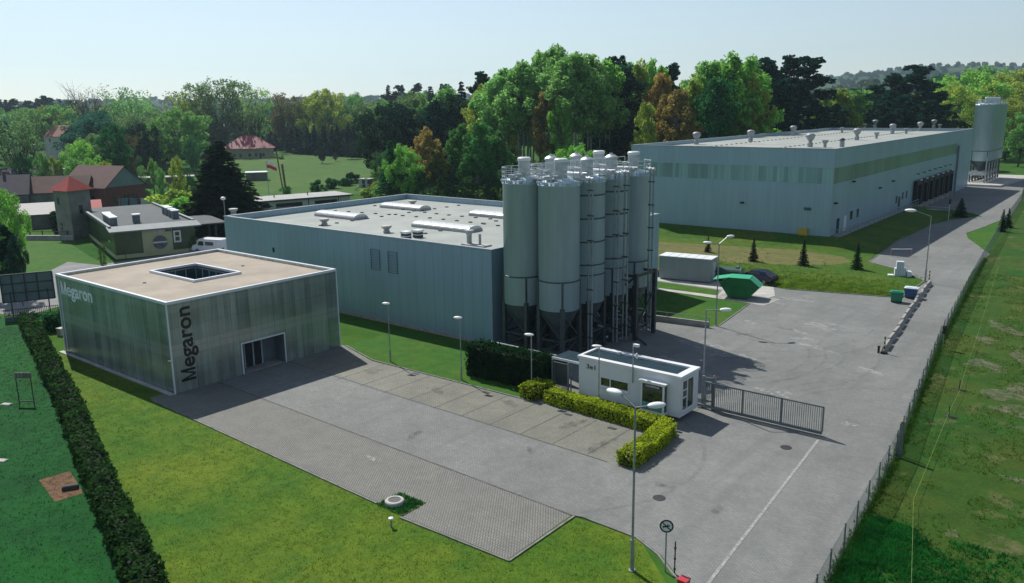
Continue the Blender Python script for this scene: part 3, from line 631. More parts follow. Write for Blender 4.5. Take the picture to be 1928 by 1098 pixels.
# roof vents of the warehouse
vb = thing('warehouse_vent', '', 'roof vent', (0,0,0), 0, 'vents on the warehouse roof')
MB().lathe((0,0,0), [(.42,0),(.42,.7),(.30,.75),(.30,1.0)], 14).build('base', STEEL, vb, world=False)
MB().lathe((0,0,0), [(.28,1.0),(.5,1.2),(.66,1.5),(.68,1.7),(.74,1.72),(.74,1.9),(.5,2.15),(0,2.25)], 16).build('cap', M('vent_cap', (.30,.32,.34), .5, .1), vb, world=False, smooth=True)
vb2 = thing('small_warehouse_vent', '', 'roof vent', (0,0,0), 0, 'small vents on the warehouse roof')
MB().lathe((0,0,0), [(.25,0),(.25,.6),(.5,.95),(.5,1.2),(0,1.25)], 12).build('cap', MATS['vent_cap'], vb2, world=False)
big = [(1311,272),(1413,267),(1493,256),(1525,277),(1613,264),(1647,241),(1680,252),(1732,247),(1758,241)]; sml = [(1650,261),(1706,252),(1585,250),(1553,278),(1769,243),(1628,242)]
big.sort(); sml.sort(); RW = WZ+WR
for i, (px, py) in enumerate(big):
    c = at(px, py, RW); lab = 'bulbous grey ventilator on the warehouse roof, the %s of the tall ones from the left' % ORD[i]
    s = .95
    if i == 0: vb.location = c; vb['label'] = lab
    else: dup(vb, c, 0, lab)
for i, (px, py) in enumerate(sml):
    c = at(px, py, RW); lab = 'small grey vent on the warehouse roof, the %s of the low ones from the left' % ORD[i]
    if i == 0: vb2.location = c; vb2['label'] = lab
    else: dup(vb2, c, 0, lab)
c = at(1585, 277, RW); o = thing('roof_chimney', 'dark mouthed round duct at the near corner of the warehouse roof', 'roof vent', c)
MB().cyl((0,0,0),(0,0,1.1),.38).build('pipe', MATS['vent_cap'], o, world=False); MB().ell((0,0,1.15),.42,.42,.3).build('hood', DSTEEL, o, world=False)
# ------------------------------------------------------------------ silos
SIL = panel_mat('silo_metal', (.47, .63, .72), 50, .001, hs=[(30, .01, .3)], rough=.42, metal=.05, var=.14, pv=0)
BAND = M('silo_band', (.07, .09, .10), .5, .3)
RAILM = M('pale_rail', (.50, .53, .54), .4, .2)
def silo(label, loc, domed, bands, rad=1.65, zt=14.2, zc=4.05, rails=(0, 360), fh=1.5, scale=1.0, group='silos beside the hall'):
    t = thing('silo', label, 'silo', loc, 0, group)
    MB().lathe((0,0,0), [(rad,zc),(rad,zt-.25),(rad+.06,zt-.25),(rad+.06,zt-.18),(rad,zt-.18),(rad,zt),(.6,zt+.28),(0,zt+.3)], 40).build('shell', SIL, t, world=False, smooth=True)
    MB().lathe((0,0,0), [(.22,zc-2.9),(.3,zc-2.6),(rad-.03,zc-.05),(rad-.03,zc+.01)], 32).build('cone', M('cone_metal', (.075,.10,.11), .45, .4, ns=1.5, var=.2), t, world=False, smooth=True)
    mb = MB()
    for z in bands: mb.lathe((0,0,0), [(rad+.01,z),(rad+.05,z+.02),(rad+.05,z+.10),(rad+.01,z+.12)], 40)
    if zc+2.7 < zt:
        mb.lathe((0,0,0), [(rad+.01,zc+2.3),(rad+.05,zc+2.32),(rad+.05,zc+2.4),(rad+.01,zc+2.42)], 40)
        for a in (45, 135, 225, 315): mb.bar((math.cos(R(a))*(rad+.03), math.sin(R(a))*(rad+.03), zc), (math.cos(R(a))*(rad+.03), math.sin(R(a))*(rad+.03), zc+2.3), .12)
    mb.build('band', BAND, t, world=False)
    q = rad*.70
    for sx, sy in ((-1,-1),(1,-1),(1,1),(-1,1)): MB().bar((sx*q, sy*q, 0), (sx*q, sy*q, zc+.25), .30).box(sx*q-.3, sy*q-.3, 0, sx*q+.3, sy*q+.3, .06).build('leg', M('leg_steel', (.06,.08,.085), .5, .3, ns=2, var=.2), t, world=False)
    mb = MB()
    for (ax, ay), (bx, by) in (((-1,-1),(1,-1)),((1,-1),(1,1)),((1,1),(-1,1)),((-1,1),(-1,-1))):
        mb.bar((ax*q, ay*q, zc-.2), (bx*q, by*q, 1.6), .10); mb.bar((ax*q, ay*q, 1.55), (bx*q, by*q, 1.55), .13); mb.bar((ax*q, ay*q, .35), (bx*q, by*q, .35), .10); mb.bar((bx*q,by*q,1.5),(ax*q,ay*q,.4),.08)
    mb.build('brace', MATS['leg_steel'], t, world=False)
    mb = MB(); R2 = rad+.02; n = 16; hgt = 1.05
    a0, a1 = rails; pts = [R(a0+(a1-a0)*i/n) for i in range(n+1)]
    for z in (hgt, hgt*.66, hgt*.33): mb.tube([(R2*math.cos(a), R2*math.sin(a), zt+z) for a in pts], .028, 5)
    for a in pts[::2]: mb.bar((R2*math.cos(a), R2*math.sin(a), zt-.2), (R2*math.cos(a), R2*math.sin(a), zt+hgt), .05)
    for a in pts[1::2]: mb.box(R2*math.cos(a)-.12, R2*math.sin(a)-.12, zt-.1, R2*math.cos(a)+.12, R2*math.sin(a)+.12, zt+.08)
    mb.build('railing', RAILM, t, world=False)
    if domed: MB().lathe((.1,.1,0), [(.5,zt+.15),(.5,zt+fh-.15),(.58,zt+fh-.15),(.56,zt+fh),(.3,zt+fh+.18),(.16,zt+fh+.2),(.14,zt+fh+.32),(0,zt+fh+.33)], 18).build('filter', M('filter_shell', (.45,.49,.50), .45, .3, ns=2, var=.15), t, world=False)
    else:
        MB().lathe((.1,.1,0), [(.50,zt+.15),(.50,zt+fh)], 18).build('filter', M('filter_shell', (.45,.49,.50), .45, .3, ns=2, var=.15), t, world=False)
        MB().lathe((.1,.1,0), [(.54,zt+fh),(.54,zt+fh+.2),(.46,zt+fh+.27),(0,zt+fh+.28)], 18).build('filter_cap', WHITE, t, world=False)
    mb = MB(); rr = random.Random(int(loc[0]*7+loc[1]*13))
    mb.box(-.9,-.75,zt+.1,-.4,-.3,zt+.42); mb.cyl((.4,-1.0,zt+.05),(.4,-1.0,zt+.55),.16); mb.box(-.2,-1.4,zt,.3,-1.05,zt+.3); mb.cyl((-1.0,.4,zt+.05),(-1.0,.4,zt+.6),.2); mb.bar((-.9,.3,zt+.45),(.6,-.9,zt+.5),.1)
    mb.build('hatch', M('hatch_metal', (.30,.34,.36), .5, .3, ns=3, var=.3), t, world=False)
    return t
bb = [7.3, 8.4, 9.55, 10.7, 11.85, 13.0]
names = [[('wide plain silo at the hall corner, leftmost of the front pair', False), ('plain silo with small domed filter behind the leftmost one', True), ('silo with domed filter third back in the row against the hall', True), ('rearmost silo in the row against the hall, under a railing hoop', False)],
         [('wide plain silo with a white capped filter nearest the guard hut', False), ('banded silo with domed filter second from the front, between pipe pairs', True), ('narrow banded silo third back on the yard side', True), ('rear right silo standing over the dark frame by the yard', False)]]
for ci, x in enumerate((-41.72, -38.08)):
    for k in range(4):
        lab, dom = names[ci][k]
        silo(lab, (x, 52.75+3.66*k, .03), dom, [z for z in ((7.2, 9.1, 11.0, 12.9) if (k in (1, 2)) else ())], rails=(100, 350) if ci == 0 else (190, 440), fh=1.55)
# ducts and filling pipes that run down the silo group
def pipes(label, x, y, n, dx, ztop, zbot=.3, group='filling pipes on the silos', elbow=True):
    t = thing('filling_pipes', label, 'pipe', (x, y, 0), 0, group)
    for i in range(n):
        MB().cyl((i*dx, 0, zbot), (i*dx, 0, ztop), .075, n=8).build('pipe', M('pipe_metal', (.28,.33,.35), .4, .4), t, world=False)
    mb = MB()
    for z in np.arange(1.5, ztop-.5, 2.0): mb.box(-.12, -.1, z, (n-1)*dx+.12, .02, z+.1)
    mb.build('clamp', BAND, t, world=False)
    if elbow:
        m2 = MB(); 
        for i in range(n): m2.ell((i*dx, 0, ztop), .17, .17, .17); m2.cyl((i*dx, 0, ztop), (i*dx-.6, .3, ztop+.15), .075)
        m2.build('elbow', RAILM, t, world=False)
    return t
pipes('pair of pale pipes between the widest silo and the banded one', -36.25, 54.25, 2, .34, 14.4)
pipes('group of pipes in the gap after the first banded silo', -36.2, 58.0, 2, .36, 14.6)
pipes('pipe pair just left of the second banded silo', -36.0, 59.2, 2, .36, 14.6)
pipes('pipe pair on the rear right silo', -35.9, 63.2, 2, .34, 14.6)
t = thing('silo_platform', 'grated walkway with motors and pipes across the tops of the silos', 'walkway', (-39.9, 58.3, 14.4))
mb = MB(); mb.box(-.5,-6.4,.05,.5,6.4,.12)
for y in (-3.6, 0.2, 3.8): mb.box(.5, y-.35, .05, 2.6, y+.35, .12)
mb.build('deck', RAILM, t, world=False)
mb = MB()
for x in (-.5, .5):
    for z in (.6, 1.15): mb.bar((x,-6.4,z),(x,6.4,z),.05)
    for y in np.arange(-6.4, 6.5, 1.6): mb.bar((x,y,.1),(x,y,1.15),.05)
mb.build('handrail', RAILM, t, world=False)
mb = MB()
for y, x in ((-4.6,2.9),(-.9,3.2),(2.6,3.2)):
    for k in range(3): mb.cyl((x-.5+.42*k, y, .25), (x-.5+.42*k, y+.5, .35), .2)
    mb.cyl((x-1.8, y+.3, .45), (x+.7, y+.3, .45), .09)
mb.build('pipe', RAILM, t, world=False)
t = thing('pump_stand', 'dark lattice frame with diagonal struts right of the silos', 'frame', (-35.4, 60.3, 0))
mb = MB()
for y in (0, 3.2): mb.bar((0,y,0),(0,y,5.9),.32)
mb.build('post', DSTEEL, t, world=False)
MB().bar((0,0,5.7),(-2.6,0,3.6),.16).bar((0,0,5.7),(-2.6,0,5.7),.2).bar((0,3.2,5.7),(-2.6,3.2,5.7),.2).bar((0,0,1.2),(-2.2,0,3.2),.14).bar((0,0,2.6),(-2.2,0,2.6),.12).bar((0,0,.4),(1.6,-.8,.1),.12).bar((0,0,5.7),(0,3.2,5.7),.2).bar((0,0,1.0),(0,3.2,4),.12).build('brace', DSTEEL, t, world=False)
mb = MB(); rr = random.Random(4)
for k in range(26):
    x, y, z = -rr.uniform(.6, 4.6), rr.uniform(-3.5, 2.6), rr.uniform(.4, 3.4); mb.cyl((x,y,z),(x+rr.uniform(-.4,.4),y+rr.uniform(-.4,.4),z+rr.uniform(.1,.5)), rr.uniform(.05,.16), n=8)
mb.build('valve', M('valve_steel', (.22,.26,.27), .4, .4), t, world=False)
t = thing('silo_fence', 'dark mesh fence on a low wall between the silo feet and the dark hedge', 'fence', (-37, 47.4, 0))
MB().box(-4, 0, 0, 3.6, .12, 1.9).build('panel', M('fence_dark', (.03,.045,.045), .7), t, world=False)
MB().box(-4.05,-.03,1.9,3.65,.15,2.0).build('top_rail', STEEL, t, world=False)
# far silos
names5 = ['nearest of the far silos at the warehouse end', 'second far silo at the warehouse end', 'third far silo at the warehouse end', 'fourth far silo at the warehouse end', 'last of the far silos at the warehouse end']
fs0 = None
for k in range(5):
    o = silo(names5[k], (-39.6, 232+3.6*k, .03), False, [], rad=2.35, zt=19.2, zc=5.6, fh=1.4, group='silos at the warehouse end') if k == 0 else dup(fs0, (-39.6, 232+3.6*k, .03), 0, names5[k])
    if k == 0:
        fs0 = o; MB().box(-2.8,-2.9,2.2,1.9,-2.6,3.1).build('walkway', RAILM, o, world=False)
        MB().bar((-2.3,-2.7,0),(-2.3,-2.7,6.1),.22).bar((1.9,-2.7,0),(1.9,-2.7,6.6),.22).build('post', RAILM, o, world=False)
mb = MB(); mb.prism([(-45,224),(-33.5,224),(-31.2,258),(-45,258)], 0, .45); struct('concrete_plinth', mb, LCONC)
# ------------------------------------------------------------------ guard hut
t = thing('guard_hut', 'small white flat roofed guard hut with bay window beside the sliding gate', 'building', (-27.2, 46.75, 0))
x0, x1, y0, y1, z0, z1 = -31.15, -23.3, 45.5, 48.0, .30, 3.05
HW = M('hut_render', (.66, .69, .71), .6, var=.05, ns=.7)
MB().box(x0, y0, z0, x1, y1, z1-.12).build('wall', HW, t)
MB().box(x0+.5, y0+.4, 0, x1-.5, y1-.4, z0).build('plinth', M('dark_plinth', (.05,.055,.06), .9), t)
mb = MB(); q = .32
for a in ((x0-.08,y0-.08,x1+.08,y0+q),(x0-.08,y1-q,x1+.08,y1+.08),(x1-q-.1,y0+q,x1+.08,y1-q),(x0-.08,y0+q,x0+.1,y1-q)): mb.box(a[0], a[1], z1-.12, a[2], a[3], z1+.05)
mb.box(x0+1.9, y1-q-.1, z1-.2, x0+2.05, y1-q+.1, z1+.12); mb.build('roof_edge', WHITE, t)
MB().box(x0+.1, y0+q, z1-.11, x1-q-.1, y1-q, z1-.07).build('roof', M('blue_roof_felt', (.018,.04,.055), .9, spec=.1, ns=.8, var=.2), t)
def window(t, X0, X1, Z0, Z1, y, splits=(), fr=.07):
    g = MB().box(X0, y-.015, Z0, X1, y, Z1).build('window', M('green_window_glass', (.02,.035,.025), .06, ns=1.2, var=.4, spec=.9), t)
    mb = MB(); mb.box(X0-fr, y-.06, Z0-fr, X1+fr, y-.001, Z0); mb.box(X0-fr, y-.06, Z1, X1+fr, y-.001, Z1+fr); mb.box(X0-fr, y-.06, Z0, X0, y-.001, Z1); mb.box(X1, y-.06, Z0, X1+fr, y-.001, Z1)
    for s in splits: mb.box(s-.04, y-.05, Z0, s+.04, y-.001, Z1)
    mb.build('frame', WHITE, g); MB().box(X0-.12, y-.14, Z0-fr-.06, X1+.12, y-.001, Z0-fr).build('sill', WHITE, g)
window(t, -29.3, -27.15, 1.32, 1.88, y0, (-28.55,))
bay = MB().box(-26.0, y0-.42, .35, -24.25, y0, .5).box(-26.0, y0-.42, 2.3, -24.25, y0, 2.42).build('bay_window', WHITE, t)
mb = MB()
for x in (-25.95, -24.35): mb.box(x, y0-.42, .5, x+.1, y0-.32, 2.3)
mb.build('frame', WHITE, bay)
MB().box(-25.85, y0-.38, .5, -24.35, y0-.36, 2.3).box(-25.99, y0-.32, .5, -25.95, y0, 2.3).box(-24.31, y0-.32, .5, -24.26, y0, 2.3).build('pane', MATS['green_window_glass'], bay)
MB().box(-25.83, y0-.39, .52, -24.37, y0-.382, 1.05).build('blind', panel_mat('teal_blind', (.12,.34,.31), .09, .025, rough=.6, var=.3, pv=.4, dark=.5), bay)
MB().box(-26.1, y0-.5, 2.42, -24.1, y0, 2.5).build('canopy', WHITE, bay)
MB().box(-25.7, y0-.40, 2.06, -24.5, y0-.385, 2.28).build('sign_board', BLACK, bay)
text_mesh('lettering', 'OCHRONA', WHITE, bay, (-25.62, y0-.40, 2.10), (1,0,0), (0,0,1), 1.05, .13, bold=.02, depth=.006)
text_mesh('house_number', '3e1', SIGNB, t, (-30.5, y0, 2.28), (1,0,0), (0,0,1), .72, .32, bold=.012)
g = MB().box(x1, 45.72, .75, x1+.015, 47.2, 2.7).build('window', MATS['green_window_glass'], t)
mb = MB(); 
for a in ((45.62,45.72,.65,2.8),(47.2,47.3,.65,2.8),(46.32,46.4,.75,2.7)): mb.box(x1+.001, a[0], a[2], x1+.07, a[1], a[3])
mb.box(x1+.001,45.72,.65,x1+.07,47.2,.75); mb.box(x1+.001,45.72,2.7,x1+.07,47.2,2.8); mb.box(x1+.001,45.72,1.55,x1+.07,46.32,1.62); mb.box(x1+.001,45.72,2.05,x1+.07,46.32,2.12)
mb.build('frame', WHITE, g)
t2 = thing('camera_mast', 'thin mast with white camera and floodlight fixed to the hut front', 'mast', (-26.75, y0-.12, 0))
MB().cyl((0,0,2.0),(0,0,4.75),.045).build('pole', STEEL, t2, world=False); MB().box(.05,-.12,4.55,.42,.12,4.72).build('camera', WHITE, t2, world=False); MB().ell((.22,.1,3.9),.1,.1,.2).build('loudspeaker', WHITE, t2, world=False)  # white ellipsoid below the camera is the loudspeaker of the mast
t2 = thing('entrance_canopy', 'flat canopy over the wicket door left of the guard hut', 'canopy', (-32.3, 46.6, 0))
MB().box(-1.35,-.75,2.32,1.1,1.2,2.44).build('roof', MATS['blue_roof_felt'], t2, world=False); MB().box(-1.4,-.82,2.3,1.12,-.75,2.46).build('roof_edge', WHITE, t2, world=False)
for x in (-1.25, .2): MB().bar((x,-.7,0),(x,-.7,2.3),.08).build('post', STEEL, t2, world=False)
MESHF = None
def mesh_mat(name, col, cell=.05, wire=.25, ax=('x','z'), alpha=None):
    m, n, l, b = newmat(name); b.inputs['Base Color'].default_value = rgb(col); b.inputs['Roughness'].default_value = .5; b.inputs['Metallic'].default_value = .4
    tc = n.new('ShaderNodeTexCoord'); sx = n.new('ShaderNodeSeparateXYZ'); l.new(tc.outputs['UV' if False else 'Object'], sx.inputs[0])
    h = sx.outputs[1]; v = sx.outputs[2]
    if ax[0] == 'x': h = sx.outputs[0]
    d1 = math_n(n, l, 'FRACT', math_n(n, l, 'DIVIDE', math_n(n, l, 'ADD', h, v), cell)); d2 = math_n(n, l, 'FRACT', math_n(n, l, 'DIVIDE', math_n(n, l, 'SUBTRACT', h, v), cell))
    w = math_n(n, l, 'MAXIMUM', math_n(n, l, 'LESS_THAN', d1, wire), math_n(n, l, 'LESS_THAN', d2, wire))
    l.new(w, b.inputs['Alpha']); return m
GM = mesh_mat('wicket_mesh', (.12,.15,.15), .05, .22)
t2 = thing('wicket_gate', 'grey mesh wicket gate between the dark hedge and the guard hut', 'gate', (-32.6, 45.7, 0))
MB().box(-.95,0,.1,.35,.02,2.1).build('mesh_panel', GM, t2, world=False)
MB().bar((-1,0,0),(-1,0,2.3),.09).bar((.4,0,0),(.4,0,2.3),.09).bar((-1,0,2.15),(.4,0,2.15),.06).bar((-1,0,.1),(.4,0,.1),.06).build('frame', STEEL, t2, world=False)
# ------------------------------------------------------------------ sliding gate
GREY = M('gate_grey', (.17, .20, .21), .45, .4)
t = thing('sliding_gate', 'grey sliding gate of upright bars standing open across the drive', 'gate', (-19.2, 48.75, 0))
mb = MB(); L2 = 3.9
mb.bar((-L2,0,1.88),(L2,0,1.88),.09); mb.box(-L2-.6,-.08,.12,L2,.08,.30)
for x in (-L2,-1.3,1.3,L2): mb.bar((x,0,.3),(x,0,1.88),.09)
mb.build('frame', GREY, t, world=False)
mb = MB()
for x in np.arange(-L2+.13, L2, .135): mb.bar((x,0,.3),(x,0,1.86),.03)
mb.build('bars', GREY, t, world=False)
t = thing('gate_post', 'pair of tall grey gate posts with roller guide and small beacon', 'post', (-22.6, 48.9, 0))
for dx in (-.75, 0): MB().box(dx-.09,-.09,0,dx+.09,.09,2.25).build('post', GREY, t, world=False)
MB().box(-.7,-.04,2.1,-.05,.04,2.2).box(-.7,-.04,.5,-.05,.04,.6).build('rail', GREY, t, world=False); MB().ell((0,0,2.34),.07,.07,.1).build('beacon', M('amber_lens', (.5,.2,.03), .3), t, world=False)
MB().box(-.55,-.12,1.35,-.15,-.05,1.95).build('notice', WHITE, t, world=False)
text_mesh('lettering', '= =', SIGNB, t, (-23.1, 48.9-.125, 1.5), (1,0,0), (0,0,1), .25, .2, bold=.02, depth=.004)
# ------------------------------------------------------------------ lamps
def small_lamp(label, loc, h, ang):
    t = thing('lamp_post', label, 'street lamp', loc, ang, 'small single headed lamps by the parking')
    MB().cyl((0,0,0),(0,0,1.1),.065).cyl((0,0,1.1),(0,0,h-.1),.04).build('pole', STEEL, t, world=False)
    MB().ell((.16,0,h-.02),.36,.17,.11).build('lamp_head', LAMPHEAD, t, world=False, smooth=True); return t
p = small_lamp('small lamp post on the grass strip in front of the middle of the hall', (-48.1,43.3,0), 4.85, R(200))
dup(p, (-40.35,43.35,0), R(200), 'small lamp post at the left end of the dark hedge'); dup(p, (-34.1,43.9,0), R(200), 'small lamp post beside the round yellow green bush', (1,1,.92)); dup(p, (-28.9,44.6,0), R(200), 'small lamp post behind the clipped hedge, crossing the hut number', (1,1,.9))
def big_lamp(label, loc, h, arms, hz=.25, group='tall street lamps', k=1.0):
    t = thing('lamp_post', label, 'street lamp', loc, 0, group)
    MB().cyl((0,0,0),(0,0,1.5),.095).cyl((0,0,1.5),(0,0,h-hz),.06,.045).cyl((0,0,0),(0,0,.05),.16).build('pole', STEEL, t, world=False)
    for a, Lr, up in arms:
        ca, sa = math.cos(R(a)), math.sin(R(a))
        ar = MB().bar((0,0,h-hz),(ca*Lr,sa*Lr,h-hz+up),.05).build('arm', STEEL, t, world=False)
        m2 = MB().ell((0,0,0), .42*k,.21*k,.13*k,16,10,R(a)); m2.v = [(x+ca*(Lr+.3*k), y+sa*(Lr+.3*k), z+h-hz+up) for x, y, z in m2.v]; m2.build('lamp_head', LAMPHEAD, ar, world=False, smooth=True)
    return t
big_lamp('tall two armed street lamp in the foreground on the lawn corner', (-16.7,28.6,0), 7.85, ((172,.85,.42),(52,.65,.02)), hz=.25)
big_lamp('tall two armed street lamp standing on the yard lawn by the container', (-31.9,68.9,0), 8.3, ((197,.75,.05),(62,.9,.6)), hz=.6)
big_lamp('tall single armed street lamp at the end of the concrete barrier', (-21.35,100.4,0), 8.0, ((186,1.7,.55),), hz=.5, k=1.5)
big_lamp('tall lamp behind the guard hut with its arm pointing right', (-23.6,49.4,0), 6.7, ((40,1.0,.0),), hz=.05)
# small posts in front
t = thing('round_sign', 'round white traffic sign with dark rim and crossed out horn on a grey pole', 'sign', (-15.5,29.4,0), R(30))
MB().cyl((0,0,0),(0,0,2.5),.035).build('pole', STEEL, t, world=False)
MB().cyl((0,-.045,2.22),(0,-.055,2.22),.235,n=32).build('sign_face', WHITE, t, world=False)
mb = MB(); k = 32
for i in range(k):
    a, b2 = 2*math.pi*i/k, 2*math.pi*(i+1)/k; mb.add([(r*math.cos(q), -.03 if s else -.06, 2.22+r*math.sin(q)) for q in (a, b2) for r in (.235, .30) for s in (0, 1)], [(0,2,6,4),(2,3,7,6),(0,4,5,1),(1,5,7,3)])
mb.build('rim', SIGNB, t, world=False)
MB().bar((-.17,-.062,2.38),(.17,-.062,2.06),.035).bar((-.14,-.062,2.2),(.05,-.062,2.22),.05).bar((.05,-.062,2.14),(.05,-.062,2.31),.04).bar((.05,-.062,2.22),(.15,-.062,2.27),.03).bar((-.14,-.062,2.24),(-.14,-.062,2.13),.03).build('symbol', SIGNB, t, world=False)
t = thing('hose_post', 'thin black post beside the round sign', 'post', (-15.1,29.5,0)); MB().cyl((0,0,0),(0,0,1.55),.03).build('post', BLACK, t, world=False)
MB().lathe((0,0,0),[(.045,.2),(.06,.24),(.045,.28)]).lathe((0,0,0),[(.045,.7),(.06,.74),(.045,.78)]).lathe((0,0,0),[(.045,1.2),(.06,1.24),(.045,1.28)]).build('collar', BLACK, t, world=False)
t = thing('barrier_cabinet', 'red barrier box at the bottom edge beside the drive', 'barrier', (-14.2,28.6,0))
MB().box(-.2,-.2,0,.2,.2,.5).build('cabinet', M('red_paint', (.45,.03,.04), .4), t, world=False); MB().box(-.22,-.22,.5,.22,.22,.56).build('cover', MATS['red_paint'], t, world=False)
MB().bar((.2,0,.28),(3.2,-2.2,.28),.08).build('boom', WHITE, t, world=False)
t = thing('path_light', 'short pale bollard light on the front lawn', 'bollard', (-28.0,24.75,0)); MB().cyl((0,0,0),(0,0,.42),.045).build('post', STEEL, t, world=False); MB().lathe((0,0,0),[(.045,.42),(.12,.44),(.12,.5),(0,.54)]).build('cap', LAMPHEAD, t, world=False)
t = thing('traffic_light', 'black two lens traffic light on a thin pole beside the right hand fence', 'traffic light', (-13.75,73.2,0))
MB().cyl((0,0,0),(0,0,1.35),.03).build('pole', STEEL, t, world=False); MB().lathe((0,0,0),[(0,1.3),(.16,1.32),(.17,1.6),(.12,1.64),(.17,1.68),(.16,1.98),(0,2.02)]).build('housing', BLACK, t, world=False)
MB().cyl((.02,-.17,1.48),(.02,-.2,1.48),.09).cyl((.02,-.17,1.84),(.02,-.2,1.84),.09).build('lens', M('dark_lens', (.05,.03,.01), .3), t, world=False)
# concrete barrier row
bs = None; A = Vector((-17.35, 69.6, 0)); B = Vector((-20.75, 99.5, 0)); nB = 12; dv = (B-A)/nB; ang = math.atan2(dv.y, dv.x)
for i in range(nB):
    c = A+dv*(i+.5); lab = 'pale concrete barrier block, the %s from the near end of its row' % ORD[i]
    if i == 0:
        bs = MB().add([(-1.05,-.25,0),(1.05,-.25,0),(1.05,.25,0),(-1.05,.25,0),(-1.05,-.2,.12),(1.05,-.2,.12),(1.05,.2,.12),(-1.05,.2,.12),(-1.05,-.1,.5),(1.05,-.1,.5),(1.05,.1,.5),(-1.05,.1,.5)],
              [(0,3,2,1),(8,9,10,11)]+[(a, (a+1) % 4, (a+1) % 4+4, a+4) for a in range(4)]+[(a+4, (a+1) % 4+4, (a+1) % 4+8, a+8) for a in range(4)]).build('concrete_barrier', CONC, world=False, origin=(c.x,c.y,.01), rotz=ang)
        tag(bs, lab, 'barrier', 'concrete barrier blocks in a row')
    else: o = bs.copy(); COL.objects.link(o); o.location = (c.x+random.uniform(-.07,.07), c.y, .01); o.rotation_euler.z = ang+random.uniform(-.05,.05); o['label'] = lab
def striped(label, loc):
    t = thing('striped_post', label, 'post', loc, 0, 'striped posts on the barrier row')
    for k in range(7): MB().cyl((0,0,.2*k),(0,0,.2*k+.2),.06).build('stripe', BLACK if k % 2 == 0 else M('post_white', (.55,.50,.3), .5), t, world=False)
    MB().box(-.22,-.22,0,.22,.22,.16).build('foot', BLACK, t, world=False); return t
p = striped('striped warning post at the near end of the barrier row', (-17.2,69.0,.01)); dup(p, (-20.9,100.2,.01), 0, 'striped warning post at the far end of the barrier row')
t = thing('dark_bollard', 'short dark stub beside the near striped post', 'post', (-17.6,68.9,.01)); MB().cyl((0,0,0),(0,0,.5),.09).lathe((0,0,0),[(.12,.5),(.12,.58),(0,.6)]).build('post', BLACK, t, world=False)
# wheelie bins next to the barrier
def bin_(label, loc, rz, col, name, lid):
    t = thing('wheelie_bin', label, 'bin', loc, rz, 'bins beside the barrier row')
    vs = [(-.5,-.38,.15),(.5,-.38,.15),(.5,.38,.15),(-.5,.38,.15),(-.62,-.5,1.05),(.62,-.5,1.05),(.62,.5,1.05),(-.62,.5,1.05)]
    MB().add(vs, [(0,3,2,1),(4,5,6,7),(0,1,5,4),(1,2,6,5),(2,3,7,6),(3,0,4,7)]).build('body', M(name, col, .45), t, world=False)
    MB().box(-.66,-.54,1.05,.66,.54,1.12).box(-.5,-.3,1.12,.5,.3,1.18).build('lid', M(lid[0], lid[1], .45), t, world=False)
    for sx in (-.42,.42): MB().cyl((sx,-.3,.1),(sx,-.22,.1),.1).cyl((sx,.22,.1),(sx,.3,.1),.1).build('wheel', BLACK, t, world=False)
bin_('green wheelie bin next to the concrete barrier', (-21.3,88.4,.01), R(15), (.01,.20,.12), 'bin_green', ('bin_green', 0))
bin_('blue wheelie bin with white lid next to the concrete barrier', (-20.6,91.2,.01), R(5), (.02,.08,.22), 'bin_blue', ('bin_white', (.7,.75,.8)))
# stacked white tank on the bank
t = thing('stacked_crates', 'stack of white plastic crates and boards on the grass bank', 'crates', (-24.6,102.6,.02), R(20))
MB().box(-.6,-.5,0,.6,.5,.9).box(-.45,-.4,.92,.35,.4,1.7).build('crates', panel_mat('crate_white', (.6,.66,.7), .25, .04, rough=.5, dark=.5), t, world=False); MB().box(.7,-.6,0,1.2,.5,.55).box(-1.3,-.6,0,-.7,.2,.12).build('boards', WHITE, t, world=False)
t = thing('barrier_trestle', 'small red and white road trestle at the shaded road edge', 'barrier', (-29.0,115.4,.1))
MB().bar((0,0,0),(0,0,.9),.1).bar((2.2,1.5,0),(2.2,1.5,.9),.08).build('post', M('faded_red', (.5,.2,.15), .5), t, world=False); MB().bar((0,0,.85),(2.2,1.5,.85),.1).build('board', WHITE, t, world=False)
t = thing('traffic_light', 'dark signal with pale gantry arms on the verge before the docks', 'traffic light', (-30.4,155.5,.1))
MB().cyl((0,0,0),(0,0,2.9),.06).bar((0,0,2.2),(-3.6,.3,2.2),.06).bar((0,0,1.7),(-3.6,.3,1.7),.06).build('pole', RAILM, t, world=False); MB().lathe((0,0,0),[(0,2.8),(.2,2.85),(.2,3.7),(0,3.75)]).build('housing', BLACK, t, world=False)
# ------------------------------------------------------------------ container, skip, car
CONT = panel_mat('container_paint', (.27, .30, .31), .30, .02, rough=.5, var=.06, pv=.03, dark=.8)
t = thing('storage_container', 'grey steel storage container with pale ribbed roof on the yard path', 'container', (-43.8, 86.4, .02), R(8.5))
MB().box(-3.1,-1.22,.12,3.1,1.22,2.72).build('body', CONT, t, world=False)
m2 = MB().box(-3.16,-1.28,2.72,3.16,1.28,2.80)
for k in range(1, 6): m2.box(-3.1+k*1.03-.03,-1.25,2.8,-3.1+k*1.03+.03,1.25,2.83)
m2.build('roof', WHITE, t, world=False)
dd = MB().box(3.1,-.55,.2,3.14,.45,2.3).build('door', M('container_door', (.42,.46,.48), .5), t, world=False); MB().box(3.14,.25,1.1,3.19,.35,1.25).build('handle', BLACK, dd, world=False)
t = thing('oil_tank', 'dark green cylinder tank lying behind the container end', 'tank', (-39.6, 88.3, .02), R(8))
